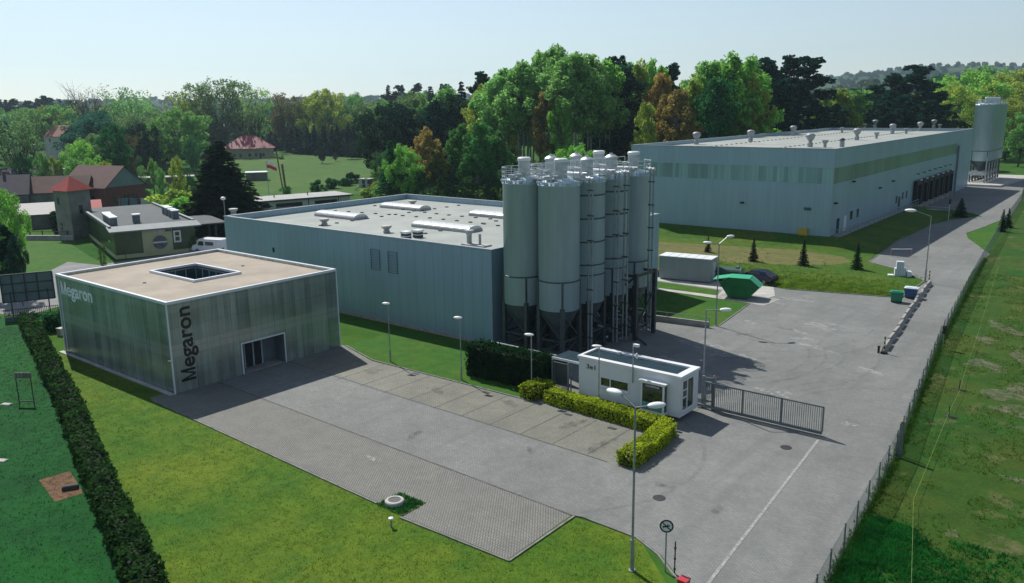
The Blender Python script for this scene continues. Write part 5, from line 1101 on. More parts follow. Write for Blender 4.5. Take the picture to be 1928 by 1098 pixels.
for z in (.5, 1.1): MB().bar((-11,0,z),(11,0,z),.1).build('rail', M('grey_wood', (.07,.075,.07), .9), t, world=False)
for x in np.arange(-11, 11.1, 2.2): MB().bar((x,0,0),(x,0,1.3),.14).build('post', MATS['grey_wood'], t, world=False)
t = thing('yard_wall', 'low grey wall at the foot of the tower beside the village green', 'wall', (-147, 51.5, 0), math.atan2(7, 11)); MB().box(-11,-.15,0,11,.15,.7).build('wall', CONC, t, world=False); MB().box(-11.05,-.2,.7,11.05,.2,.78).build('coping', LCONC, t, world=False)
for i, (px, h) in enumerate(((92,7.5),(300,0),)):
    if not h: continue
    c = at(px, 500); 
# ------------------------------------------------------------------ vegetation
def unit(v): return v/np.linalg.norm(v, axis=-1, keepdims=True).clip(1e-6)
def clump_cards(centers, radii, n_per, up=.35, shell=.55, out=None, flat=1.0):
    P = []; Nn = []
    for c, r, n_ in zip(centers, radii, n_per):
        d = unit(RNG.normal(size=(n_, 3))); rad_ = r*(RNG.uniform(shell**3, 1, n_)**(1/3))[:, None]
        p = d*rad_; p[:, 2] *= flat; P.append(c+p); Nn.append(d*1.0+RNG.normal(size=(n_, 3))*1.5+np.array([0, 0, up]))
    return np.concatenate(P), np.concatenate(Nn)
def envelope(n, H, base, rx, shape='oval', inner=.35):
    """clump centres through a crown volume"""
    out = []
    while len(out) < n:
        z = RNG.uniform(0, 1); a = RNG.uniform(0, 2*math.pi)
        if shape == 'oval': w_ = math.sqrt(max(0, 1-(2*z-1)**2))
        elif shape == 'birch': w_ = (math.sin(math.pi*min(1, z**.8*.97+.03)))**.55*(1-.35*z)
        elif shape == 'cone': w_ = (1-z)**.9
        elif shape == 'dome': w_ = math.sqrt(max(0, 1-z*z))
        elif shape == 'vase': w_ = (.35+.9*z)*math.sqrt(max(0, 1-z**5))
        rr = RNG.uniform(inner, 1)**.6
        if RNG.random() > w_*1.2+.05: continue
        w_ *= 1+.34*math.sin(a*2+z*9+n)+.2*math.sin(a*5-z*14)
        out.append((math.cos(a)*rx*w_*rr, math.sin(a)*rx*w_*rr, base+(H-base)*z))
    return np.array(out)
def limb(mb, a, b, r0, r1, bend=.08, n=4, sides=6):
    a = np.array(a, float); b = np.array(b, float); L = np.linalg.norm(b-a); off = RNG.normal(size=3)*L*bend; prev = a; pr = r0
    for k in range(1, n+1):
        u = k/n; p = a+(b-a)*u+off*math.sin(math.pi*u); r = r0+(r1-r0)*u; mb.cyl(prev, p, pr, r, n=sides, cap=False); prev = p; pr = r
    return mb
def make_tree(kind):
    """returns (crown_pos, crown_nrm, card, aspect, trunk MB, bark)"""
    tr = MB(); bark = BARK; asp = 1.0
    if kind == 'birch':
        H = 25; C = envelope(125, H, 8.0, 4.3, 'birch', .45); rr_ = RNG.uniform(.4, 1.2, len(C))
        P, Nn = clump_cards(C, rr_, [int(85*(r_/.8)**1.6) for r_ in rr_], flat=1.6, shell=.2); card = .28; asp = 1.9; bark = BIRCHBARK
        limb(tr, (0,0,0), (0,0,22), .24, .05, .02, 8)
        for c in C[::5]: limb(tr, (0, 0, max(5, c[2]-3)), c, .07, .02, .1, 3, 4)
    elif kind == 'tallbirch':
        H = 25; C = envelope(115, H, 12.5, 4.4, 'birch', .45); rr_ = RNG.uniform(.4, 1.2, len(C))
        P, Nn = clump_cards(C, rr_, [int(85*(r_/.8)**1.6) for r_ in rr_], flat=1.7, shell=.2); card = .28; asp = 2.0; bark = BIRCHBARK
        for q in range(3):
            a = RNG.uniform(0, 6.28); limb(tr, (math.cos(a)*.5*q, math.sin(a)*.5*q, 0), (math.cos(a)*1.6*q*.5, math.sin(a)*1.6*q*.5, 21), .2, .05, .02, 8)
        for c in C[::6]: limb(tr, (0, 0, max(9, c[2]-3)), c, .07, .02, .1, 3, 4)
    elif kind == 'broad':
        H = 18; C = envelope(120, H, 3.6, 6.6, 'oval', .3); rr_ = RNG.uniform(.5, 1.6, len(C))
        P, Nn = clump_cards(C, rr_, [int(90*(r_)**1.7) for r_ in rr_], shell=.25); card = .32
        limb(tr, (0,0,0), (0,0,9), .34, .2, .03, 5)
        for c in C[::4]: limb(tr, (0, 0, RNG.uniform(3.5, 8)), c, .13, .03, .12, 4, 5)
    elif kind == 'sparse':
        H = 20; C = envelope(90, H, 5.0, 6.8, 'vase', .2); rr_ = RNG.uniform(.8, 1.6, len(C))
        P, Nn = clump_cards(C, rr_, [34]*len(C), shell=.1); card = .34
        limb(tr, (0,0,0), (0,0,5), .42, .3, .03, 4)
        for c in C[::2]: limb(tr, (0, 0, RNG.uniform(3, 6)), c, .16, .03, .10, 5, 5)
    elif kind == 'bare':
        H = 20; tips = envelope(60, H, 8.0, 7.5, 'vase', .3); limb(tr, (0,0,0), (0,0,5), .5, .36, .03, 4)
        for c in tips[:22]:
            limb(tr, (0, 0, RNG.uniform(3.5, 6)), c, .24, .06, .10, 6, 5)
            for q in range(7):
                e = c+RNG.normal(size=3)*np.array([1.6, 1.6, 1.4])+np.array([0, 0, 1.2]); s_ = c*RNG.uniform(.55, .95)+np.array([0, 0, .5]); limb(tr, s_, e, .06, .02, .12, 3, 4)
        P, Nn = clump_cards(tips, [1.6]*len(tips), [14]*len(tips), shell=.0); card = .26
    elif kind == 'pine':
        H = 22; C = []; 
        limb(tr, (0,0,0), (0,0,21), .32, .08, .015, 8)
        for k in range(58):
            z = 5.0+16.5*(k/57)**.9; a = RNG.uniform(0, 6.28); L = (1-((z-5.5)/17))**.75*5.0*RNG.uniform(.5, 1.15)+.5
            e = np.array([math.cos(a)*L, math.sin(a)*L, z+L*.22]); limb(tr, (0, 0, z), e, .09, .03, .06, 3, 4)
            for q in range(3): C.append(e*np.array([1-.28*q, 1-.28*q, 1])+RNG.normal(size=3)*.25)
        C.append(np.array([0, 0, 21.6])); C = np.array(C); rr_ = RNG.uniform(.7, 1.4, len(C))*(1.1-.65*np.clip((C[:, 2]-5)/17, 0, 1))
        P, Nn = clump_cards(C, rr_, [int(55*r_**1.2)+12 for r_ in rr_], flat=.7, up=.6, shell=.3); card = .33
    elif kind == 'spruce':
        H = 16; limb(tr, (0,0,0), (0,0,15.6), .22, .03, .01, 6); P = []; Nn = []
        for k in range(30):
            z = .9+14.6*(k/29); L0 = (1-z/16.4)*3.5+.15; nb = max(5, int(9-k*.1))
            for q in range(nb):
                a = RNG.uniform(0, 6.28); L = L0*RNG.uniform(.7, 1.15); m_ = max(6, int(L*14)); u = RNG.uniform(.12, 1, m_)[:, None]; dr = np.array([math.cos(a), math.sin(a), 0]); dd = np.array([-math.sin(a), math.cos(a), 0])
                p = np.array([0, 0, z])+dr*L*u+np.array([0, 0, -.28*L])*u*u+dd*RNG.normal(size=(m_, 1))*.22*(1.1-u)*L*.6+RNG.normal(size=(m_, 3))*.07; P.append(p); Nn.append(np.tile(dr*.5+np.array([0, 0, .9]), (m_, 1))+RNG.normal(size=(m_, 3))*.45)
        P = np.concatenate(P); Nn = np.concatenate(Nn); card = .36
    elif kind == 'bush':
        H = 2; C = envelope(26, 1.8, .2, 1.1, 'dome', .3); P, Nn = clump_cards(C, RNG.uniform(.28, .5, len(C)), [85]*len(C)); card = .14; limb(tr, (0,0,0), (0,0,1), .05, .03)
        for c in C[::4]: limb(tr, (0, 0, .2), c, .03, .01, .1, 2, 4)
    return P, Nn, card, asp, tr, bark, H
PROTO = {}
def proto(kind, i):
    if (kind, i) in PROTO: return PROTO[(kind, i)]
    P, Nn, card, asp, tr, bark, H = make_tree(kind)
    o = cards('crown', P, Nn, card, FOL, asp); t_ = tr.build('trunk', bark)
    PROTO[(kind, i)] = (o.data, t_.data, H); bpy.data.objects.remove(o); bpy.data.objects.remove(t_); return PROTO[(kind, i)]
TREES = []
def tree(kind, x, y, h, wk, col, label, group=None, name=None, nv=3, z=0.0, trunk=True):
    cm, tm, H = proto(kind, random.randrange(nv))
    nm = name or {'birch':'birch_tree','tallbirch':'birch_tree','broad':'broadleaf_tree','sparse':'leafing_tree','bare':'bare_tree','pine':'pine_tree','spruce':'spruce_tree','bush':'shrub'}[kind]
    t = thing(nm, label, 'tree' if kind != 'bush' else 'shrub', (x, y, z), random.uniform(0, 6.28), group)
    s = h/H; t.scale = (s*wk, s*wk, s)
    v = random.uniform(.85, 1.15)
    c = bpy.data.objects.new('crown', cm); COL.objects.link(c); c.parent = t; c.color = (col[0]*v*random.uniform(.92, 1.08), col[1]*v, col[2]*v, 1)
    if trunk: k = bpy.data.objects.new('trunk', tm); COL.objects.link(k); k.parent = t
    TREES.append((x, y)); return t
def place(kind, px, dist, top, wk, col, label, **k):
    d = ray(px, top); n_ = math.hypot(d.x, d.y); x, y = d.x/n_*dist, d.y/n_*dist; h = EYE+dist*d.z/n_
    return tree(kind, x, y, h, wk, col, label, **k)
G_BIRCH = (.26, .50, .17); G_YEL = (.32, .43, .09); G_PINE = (.014, .062, .045); G_OR = (.37, .28, .10); G_DK = (.04, .17, .065); G_MID = (.19, .40, .13); G_PALE = (.17, .29, .13); G_BLUE = (.04, .14, .11); G_FRESH = (.24, .50, .11); G_SPR = (.015, .055, .03)
# --- the tall wood behind the halls: the trees seen one by one
wood = [('birch',905,225,165,1.3,G_YEL,'yellow green birch at the left end of the tall wood'),('birch',950,205,138,1.5,G_BIRCH,'pale green birch where the tall wood steps up'),('birch',985,200,128,1.35,G_BIRCH,'pale green birch left of the highest crowns'),
 ('broad',1018,215,103,.85,G_BIRCH,'highest crown of the tall wood above the silos'),('birch',1045,212,98,1.2,G_BIRCH,'tall birch just right of the highest crown'),('birch',1032,192,165,1.0,G_OR,'coppery brown birch low between two green ones'),('birch',1075,196,108,1.5,G_BIRCH,'broad pale birch in the centre of the wood'),('birch',1110,200,112,1.4,G_BIRCH,'tall birch right of the centre of the wood'),
 ('birch',1055,188,190,.9,G_FRESH,'young fresh green birch low before the centre trunks'),('pine',1158,215,106,1.1,G_PINE,'dark pine top poking between the birches'),('birch',1142,205,125,1.2,G_FRESH,'green birch left of the dark pine top'),('pine',1180,205,128,1.3,G_PINE,'broad dark pine before the centre of the wood'),
 ('birch',1205,215,120,1.2,G_YEL,'yellowish birch right of the dark pines'),('birch',1230,220,118,1.1,G_FRESH,'green birch behind the coppery trees'),('pine',1262,225,122,1.1,G_PINE,'dark pine behind the coppery trees'),('birch',1247,205,140,.9,G_OR,'tall thin coppery birch behind the warehouse'),
 ('birch',1275,190,170,1.25,G_OR,'large orange brown tree over the left warehouse corner'),('birch',1252,196,180,1.0,G_OR,'smaller orange brown tree at the left warehouse corner'),('birch',1215,186,195,.9,G_YEL,'small yellow green tree beside the left warehouse corner'),('birch',1310,198,150,1.2,G_YEL,'olive yellow birch right of the orange trees'),
 ('birch',1335,205,118,1.4,G_BIRCH,'tall green birch over the warehouse roof'),('birch',1370,205,106,1.5,G_FRESH,'big green birch over the middle of the warehouse'),('birch',1405,208,112,1.4,G_FRESH,'big green birch next to the dark pines'),('birch',1350,192,150,1.3,G_DK,'darker lower birch over the warehouse roof'),('birch',1420,205,150,1.2,G_YEL,'low yellow green birch before the dark pines'),
 ('pine',1450,235,112,1.25,G_PINE,'dark pine, left of the group of three pines'),('pine',1487,245,108,1.25,G_PINE,'dark pine, middle of the group of three pines'),('pine',1525,250,108,1.5,G_PINE,'dark leaning pine, right of the group of three pines'),('pine',1462,225,150,1.4,G_PINE,'low dark pine under the three pines'),
 ('birch',1550,260,182,1.3,G_YEL,'small bright birch right below the pines'),('birch',1588,270,168,1.4,G_YEL,'bright green birch between pines and dark conifer clump'),('broad',1575,265,200,.8,(.10,.10,.05),'brownish low tree over the warehouse back edge'),('birch',1612,280,172,1.5,G_MID,'green birch left of the dark conifer clump'),
 ('pine',1650,300,160,1.6,G_PINE,'dark pine at the left shoulder of the conifer clump'),('pine',1690,290,140,1.5,G_PINE,'dark pine in the middle of the conifer clump'),('pine',1728,290,124,1.7,G_PINE,'highest dark conifer of the right hand clump'),('pine',1752,285,160,1.7,G_PINE,'dark conifer at the right edge of the clump'),('pine',1705,275,180,1.6,G_PINE,'low dark conifer at the foot of the clump'),('pine',1660,275,195,1.5,G_PINE,'low dark conifer behind the roof ventilators'),
 ('broad',1795,330,165,1.2,G_YEL,'yellow green tree between conifers and far silos'),('broad',1830,360,140,1.3,G_FRESH,'green tree behind the far silos'),('broad',1870,420,132,1.4,G_MID,'tall green tree right of the far silos'),('broad',1915,380,140,1.4,G_YEL,'tall pale tree at the right edge'),('broad',1785,400,148,1.4,G_DK,'dark green tree far behind the warehouse end'),('broad',1905,330,190,1.1,G_YEL,'yellow green tree at the right edge near the silos'),('broad',1928,300,215,1.0,G_MID,'green tree cut by the right edge'),
 ('spruce',868,235,150,1.1,G_PINE,'dark spruce top at the left end of the wood'),('pine',905,240,138,1.1,G_PINE,'dark pine crown above the yellow birch'),('broad',930,215,170,.8,G_YEL,'olive round tree at the left end of the wood')]
for a in wood: place('tallbirch' if a[0] in ('birch', 'broad') and 940 < a[1] < 1200 and a[3] < 150 else a[0], a[1], a[2], a[3], a[4], a[5], a[6])
# fill behind: trees one can count but hardly tell apart
def fill(n, pxr, dr, topf, kinds, cols, label, group, wk=1.2, maxh=40):
    for i, px in enumerate(sorted(random.uniform(*pxr) for _ in range(n))):
        dist = random.uniform(*dr)
        if 50 < px < 165 and dist < 432: px += 120
        top = topf(px)+random.uniform(0, 26); k = random.choice(kinds); place(k, px, dist, top, wk*random.uniform(.85, 1.2), random.choice(cols), label+', '+nth(i)+' from the left', group=group)
ftop = lambda px: np.interp(px, [700,860,920,960,1020,1120,1250,1300,1380,1440,1550,1650,1750,1928], [205,160,150,135,112,118,128,135,118,120,175,180,160,140])
fill(30, (900,1440), (245,300), ftop, ['tallbirch','birch','tallbirch','pine'], [G_BIRCH,G_MID,G_FRESH,G_YEL], 'tall tree standing back inside the wood behind the halls', 'trees inside the tall wood')
fill(16, (1560,1928), (330,420), lambda px: 165, ['broad','birch','pine'], [G_MID,G_YEL,G_DK,G_FRESH], 'green tree in the belt behind the warehouse end', 'trees behind the warehouse end')
# lower, darker trees left of the birch wood and the near ones behind the hall
near = [('spruce',735,172,262,1.5,G_DK,'dense green tree at the left foot of the wood'),('broad',757,170,275,.75,G_FRESH,'bright green bushy tree next to the orange one'),('birch',800,176,243,1.3,G_OR,'orange leaved tree between green ones behind the hall'),('birch',822,172,275,1.3,(.22,.25,.07),'olive tree right of the orange one behind the hall'),
 ('birch',868,178,236,1.3,(.10,.26,.07),'green tree behind the hall roof, left of the birch trunks'),('birch',900,172,232,1.4,(.09,.26,.08),'green tree behind the hall roof near the leftmost silo'),('birch',935,176,250,1.3,(.08,.22,.07),'dark green tree just left of the silos'),('spruce',850,172,290,1.3,G_DK,'low dark tree behind the hall parapet'),('broad',780,170,320,.8,G_DK,'dark shrubby tree behind the hall corner'),('broad',925,168,330,.8,(.055,.15,.055),'dark shrubby tree behind the hall near the silos'),('broad',880,168,335,.8,(.055,.15,.055),'dark shrubby tree behind the middle of the hall'),('broad',830,168,335,.8,(.055,.15,.055),'dark shrubby tree behind the hall skylight'),
 ('broad',1085,160,275,.9,G_FRESH,'bright green bush top just above the silo railings'),('broad',1010,158,318,.9,G_YEL,'yellow green bush top behind the first silo railing'),
 ('broad',742,225,195,1.0,(.02,.05,.035),'dark rounded tree left behind the orange tree'),('pine',765,230,205,1.5,G_PINE,'dark pine behind the orange tree'),('broad',715,235,205,.9,(.02,.05,.035),'dark rounded tree at the meadow corner'),('pine',820,225,190,1.5,G_PINE,'dark pine over the olive tree'),('broad',850,230,185,1.0,(.025,.06,.035),'dark tree over the green ones behind the hall'),
 ('sparse',700,250,190,.9,G_PALE,'pale thin tree top above the dark row'),('broad',785,250,178,.9,G_PALE,'pale rounded crown above the dark pines'),('broad',835,255,172,.9,G_MID,'green rounded crown above the dark pines')]
for a in near: place(a[0], a[1], a[2], a[3], a[4], a[5], a[6])
fill(14, (720,960), (190,215), lambda px: 275, ['birch','broad','spruce'], [G_DK,(.06,.16,.06),G_PINE], 'dark green tree in the thicket behind the hall', 'thicket trees behind the hall')
# dark conifer row behind the meadow
k = 0
for px in np.arange(262, 725, 15):
    d_ = np.interp(px, [262,400,430,530,560,725], [370,400,440,440,400,345]); place('spruce', px+random.uniform(-4,4), d_, np.interp(px,[262,380,560,725],[238,246,238,228])+random.uniform(-5,5), 1.55, (.006,.03,.035), nth(k)+' dark conifer from the left in the dense row behind the meadow', group='dark conifer row behind the meadow'); k += 1
# crowns above that row, left to right
mid = [('bare',170,460,163,1.15,(.16,.17,.11),'large nearly bare tree behind the orange roofed house'),('sparse',235,360,170,1.0,G_MID,'green leafing tree right of the large bare tree'),('sparse',262,380,185,1.0,G_BIRCH,'green leafing tree before the dark conifer row'),('sparse',375,400,158,1.15,G_PALE,'tall pale tree left of the tallest one over the meadow'),('sparse',408,400,150,1.25,G_PALE,'tallest pale tree over the magenta roof'),('sparse',445,405,158,1.1,G_PALE,'tall pale tree right of the tallest one'),('sparse',350,400,175,.9,G_YEL,'yellowish tree at the left foot of the tall pale trees'),
 ('sparse',475,420,168,.9,G_FRESH,'green tree right of the tall pale trees'),('sparse',530,430,178,1.1,(.15,.12,.05),'brown leafing tree over the conifer row'),('sparse',560,430,182,1.0,(.14,.13,.04),'brown olive tree over the conifer row'),('broad',610,420,172,1.0,G_YEL,'yellow green rounded tree over the conifer row'),('broad',588,430,185,.8,G_MID,'green tree left of the yellow rounded one'),('sparse',640,440,180,1.0,G_PALE,'pale tree right of the yellow rounded one'),('broad',668,430,178,.9,G_MID,'green dome shaped tree over the conifer row'),('broad',725,430,190,.9,G_MID,'green tree at the right end of the conifer row'),('sparse',765,430,178,.9,G_PALE,'pale tree beyond the dark trees'),('broad',800,440,175,.9,G_MID,'green tree beyond the dark trees')]
for a in mid: place(a[0], a[1], a[2], a[3], a[4], a[5], a[6])
gard = [('sparse',20,250,212,.9,G_PALE,'greyish tree at the left edge behind the sheds'),('sparse',45,270,205,.6,G_PALE,'greyish tree behind the pale garages'),('broad',85,450,205,.9,G_YEL,'yellow green tree left of the orange roofed house'),('spruce',122,450,222,1.3,G_DK,'dark green tree behind the orange roofed house'),('broad',175,255,255,.85,G_PALE,'flowering pale tree right of the orange roofed house'),('broad',150,235,268,.9,G_FRESH,'bright green garden tree in front of the far house'),('broad',98,235,298,.6,G_YEL,'yellow green garden tree behind the purple roof'),('broad',208,240,240,.8,G_DK,'dark garden tree right of the flowering one'),('sparse',240,250,255,.7,(.10,.10,.05),'brownish thin garden tree behind the barn'),
 ('broad',330,175,300,.42,G_YEL,'yellow green fruit tree beside the great spruce'),('bush',318,168,352,1.3,G_YEL,'clipped round yellow shrub left of the great spruce'),('broad',355,180,330,.4,G_DK,'small dark tree left of the great spruce'),('broad',300,190,318,.35,G_MID,'small green tree right of the barn'),('spruce',290,185,355,.8,G_SPR,'little dark conifer right of the barn'),('bush',345,160,376,1.6,G_FRESH,'bright green round shrub before the great spruce'),('bush',455,165,372,1.6,G_MID,'green shrub right of the great spruce'),
 ('broad',2,108,362,.5,G_FRESH,'bright green tree cut by the left edge'),('pine',8,104,425,.9,G_PINE,'dark low conifer at the left edge over the road'),('broad',25,100,448,.35,G_PINE,'dark low tree next to the one at the left edge'),('broad',40,210,320,.5,G_PINE,'dark tree left of the farm roofs'),('sparse',190,108,462,.35,(.07,.12,.03),'thin shrub with bare twigs between green and clinic'),
 ('broad',265,290,232,.8,(.02,.045,.035),'dark rounded tree at the left end of the conifer row'),('broad',230,300,250,.8,(.02,.045,.035),'dark broad tree behind the barn roof')]
gard += [('broad',165,215,300,.6,G_FRESH,'bright green garden tree over the dark roofs'),('broad',135,225,300,.55,G_MID,'green garden tree left of the barn roof'),('broad',195,222,305,.5,G_YEL,'yellow green garden tree just over the barn ridge'),('sparse',265,215,312,.5,G_MID,'thin green tree right of the barn ridge'),('broad',285,240,300,.4,G_FRESH,'small bright tree on the lawn behind the barn'),('broad',75,235,292,.55,G_MID,'green tree behind the slate roof'),('broad',40,240,290,.5,G_DK,'dark green tree left of the slate roof'),('broad',330,155,385,.35,G_DK,'dark shrubby tree between clinic and great spruce'),('broad',300,160,380,.35,G_MID,'green shrubby tree behind the clinic chimneys'),('broad',360,290,262,.6,G_DK,'dark green tree left of the bungalow')]
for a in gard: place(a[0], a[1], a[2], a[3], a[4], a[5], a[6])
place('spruce', 400, 151, 272, 2.4, (.018,.035,.018), 'dark spruce hidden behind the great one'); place('spruce', 428, 152, 284, 2.6, (.018,.035,.018), 'wide dark spruce behind and right of the great one'); t = place('spruce', 412, 146, 262, 2.5, (.018,.035,.018), 'great dark spruce standing before the hall corner on the left'); place('spruce', 385, 148, 300, 2.0, (.018,.035,.018), 'second dark spruce leaning to the left of the great one'); place('spruce', 440, 150, 312, 2.0, (.018,.035,.018), 'third dark spruce on the right of the great one')
for px, py, h, wk, lab in ((607,308,6.2,1.0,'bluish rounded conifer on the meadow, left of three'),(632,304,3.6,.8,'small bluish conifer on the meadow, middle of three'),(663,300,7.0,1.3,'widest bluish conifer on the meadow, right of three')):
    c = at(px, py); tree('broad', c.x, c.y, h, 1.0*wk, (.03,.055,.055), lab, name='conifer')
fill(46, (-40,760), (440,640), lambda px: np.interp(px,[0,130,330,480,760],[195,192,190,190,180]), ['broad','sparse','broad'], [G_BLUE,G_MID,G_PALE,G_MID,G_YEL], 'distant tree in the belt behind the village', 'trees behind the village')
fill(26, (-40,340), (300,430), lambda px: 208, ['sparse','broad','broad'], [G_PALE,G_MID,G_BLUE], 'grey green tree among the village gardens', 'trees in the village gardens')
fill(22, (-60,140), (640,760), lambda px: 176, ['spruce','pine'], [(.012,.032,.03)], 'far dark conifer at the left horizon', 'far conifers at the left horizon', wk=1.4)
fill(20, (720,930), (420,600), lambda px: 158, ['spruce','pine'], [(.014,.036,.032)], 'far dark conifer above the middle trees', 'far conifers above the middle trees', wk=1.3)
# saplings on the bank
for i, (px, py, h, lab) in enumerate(((1333,473,2.3,'young spruce behind the container, leftmost of the sapling row'),(1418,490,3.1,'young spruce between container and waste skip lid'),(1512,498,3.3,'young spruce in the middle of the bank'),(1613,505,3.4,'young spruce nearest the loading road'),(1808,408,3.4,'bushy dark spruce at the tip of the verge by the docks'),(1886,436,3.6,'young spruce on the island by the fence'),(1897,428,3.2,'second young spruce on the island close to the fence'))):
    c = at(px, py, .15 if i < 4 else .05); tree('spruce', c.x, c.y, h, 1.15 if i != 4 else 2.0, G_SPR, lab, name='young_spruce')
# shrubs along the meadow edge and the office corner
for px, py, h, wk, col, lab in ((415,385,3,1.2,G_DK,'shrub in the hedge line left of the flagpole'),(540,366,2.2,1.2,G_MID,'green shrub behind the low white building'),(600,360,2.6,1.3,G_DK,'dark shrub behind the low white building'),(625,355,3.0,1.2,G_DK,'rounded dark shrub right of the brown poles'),(650,350,2.4,1.5,G_DK,'wide dark shrub before the meadow'),(665,345,3.2,1.2,(.02,.06,.02),'tall dark shrub before the meadow'),(690,372,2.4,1.2,G_YEL,'yellow shrub by the slide'),(710,362,2.6,1.0,G_YEL,'yellow green shrub right of the slide'),(100,622,1.7,1.3,G_DK,'dark rounded shrub by the left office corner'),(75,628,1.3,1.4,G_MID,'green shrub between hedge end and office'),(120,618,1.9,.8,G_DK,'narrow dark shrub against the office wall'),(270,372,2.4,1.4,G_MID,'green shrub in front of the barn'),(200,374,2.6,1.4,G_YEL,'yellow shrub behind the clinic parapet'),(560,288,3,1.4,G_FRESH,'bright shrub beside the magenta roofed house'),(590,290,3,1.2,G_MID,'green shrub on the far meadow edge'),(530,300,1.6,1.6,G_MID,'low shrub in the garden of the bungalow')):
    c = at(px, py); tree('bush', c.x, c.y, h, wk, col, lab)
# --- hedges
def hedge(name, label, path, wd, h, col, size, dens, cat='hedge', bumps=.12):
    t = thing(name, label, cat, (path[0][0], path[0][1], 0)); ox, oy = path[0]
    core = MB(); P = []; Nn = []
    for (ax, ay), (bx, by) in zip(path[:-1], path[1:]):
        a = np.array([ax-ox, ay-oy, 0.]); b_ = np.array([bx-ox, by-oy, 0.]); d = b_-a; L = np.linalg.norm(d); d /= L; u = np.array([-d[1], d[0], 0])
        nseg = max(1, int(L/1.0))
        for k in range(nseg):
            q0, q1 = a+d*L*k/nseg, a+d*L*(k+1)/nseg; core.prism([tuple((q0-u*wd*.36)[:2]), tuple((q1-u*wd*.36)[:2]), tuple((q1+u*wd*.36)[:2]), tuple((q0+u*wd*.36)[:2])], 0, h*.84)
        N = int(L*(2*h+wd)*dens); s = RNG.uniform(0, L, N); w_ = RNG.uniform(-h-wd/2, h+wd/2, N)
        side = np.abs(w_) > wd/2; off = np.where(side, np.sign(w_)*wd/2, w_); z = np.where(side, h-(np.abs(w_)-wd/2), h)
        ks = np.array([noise.noise(Vector((x*.9+ax, o*1.3, zz*1.1))) for x, o, zz in zip(s, off, z)])*bumps*2.2
        nr = np.where(side[:, None], np.sign(w_)[:, None]*u[None], np.array([0, 0, 1.])[None]); crn = np.clip((z-(h-.25))/.25, 0, 1)*side
        p = a+d*s[:, None]+u*(off*(1-.12*crn))[:, None]+np.array([0, 0, 1.])*z[:, None]+nr*ks[:, None]+RNG.normal(size=(N, 3))*size*.4; p[:, 2] = np.clip(p[:, 2], .03, None); P.append(p); Nn.append(nr+RNG.normal(size=(N, 3))*.6)
    core.build('dark_core', M('hedge_core', (.012,.02,.01), .95), t, world=False)  # near-black inner box, stands for the shade behind the leaves
    for q, e_ in ((path[0], 0), (path[-1], 1)):          # leafy ends
        dd = np.array([path[1][0]-path[0][0], path[1][1]-path[0][1]]) if e_ == 0 else np.array([path[-1][0]-path[-2][0], path[-1][1]-path[-2][1]]); dd = dd/np.linalg.norm(dd)*(1 if e_ else -1); u = np.array([-dd[1], dd[0]])
        N = int(wd*h*dens); s = RNG.uniform(-wd/2, wd/2, N); z = RNG.uniform(.03, h, N); p = np.stack([q[0]-ox+u[0]*s+dd[0]*.05, q[1]-oy+u[1]*s+dd[1]*.05, z], 1)+RNG.normal(size=(N, 3))*size*.6; P.append(p); Nn.append(np.tile([dd[0], dd[1], .2], (N, 1))+RNG.normal(size=(N, 3))*.6)
    cards('foliage', np.concatenate(P), np.concatenate(Nn), size, FOL, parent=t, color=col); return t
hedge('long_hedge', 'long dark green hedge running between the two lawns on the left', [(-85.2,30.3),(-69.5,25.7),(-56.6,22.0),(-44.8,18.25),(-32.8,14.7),(-28.5,13.4)], 1.25, 1.15, (.03,.078,.026), .17, 75, bumps=.14)
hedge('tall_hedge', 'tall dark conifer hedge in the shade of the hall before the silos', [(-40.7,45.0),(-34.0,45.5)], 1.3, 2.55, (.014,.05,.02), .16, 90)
hedge('low_hedge', 'clipped yellow green hedge bent in an L around the guard hut', [(-32.4,43.75),(-27.5,43.5),(-22.95,43.3),(-22.6,40.5),(-22.55,37.7)], 1.15, .85, (.36,.46,.04), .10, 230, bumps=.06)
hedge('round_bush', 'yellow green clipped bush beside the left hedge end', [(-33.9,43.0),(-33.5,45.0)], 1.15, .95, (.25,.33,.03), .13, 150)
hedge('dark_hedge', 'dark clipped hedge along the yard below the lean-to', [(-169,67),(-147,59.5)], 1.6, 2.6, (.012,.03,.016), .3, 30)
hedge('verge_hedge', 'low green hedge line behind the slat fence by the road', [(-83,32),(-77,32.5)], 1.6, .9, (.04,.12,.03), .16, 60)
# --- far wooded hills and rough grass: nobody could count them
P = []; Nn = []
for i in range(5200):
    az = R(random.uniform(60, 172)); r_ = 480*(1/.105)**random.random()
    azd = math.degrees(az)
    if r_ < 760 and 100 < azd < 112 and random.random() < .5: continue
    z = hill(r_, azd); hh = random.uniform(6, 12)*(1 if r_ < 1200 else .75); n_ = 16; c = np.array([r_*math.cos(az), r_*math.sin(az), z]); d = unit(RNG.normal(size=(n_, 3))+np.array([0, 0, .5])); rr_ = hh*.55
    P.append(c+d*np.array([rr_, rr_, hh*.5])+np.array([0, 0, hh*.45])); Nn.append(d+RNG.normal(size=(n_, 3))*.3)
P = np.concatenate(P); sz = np.clip(np.linalg.norm(P, axis=1)/260, 2.6, 8.0)
o = cards('far_woodland', P, np.concatenate(Nn), sz, FOL, color=(.032, .062, .03)); tag(o, 'far wooded slopes fading to blue along the horizon', 'woodland', kind='stuff')
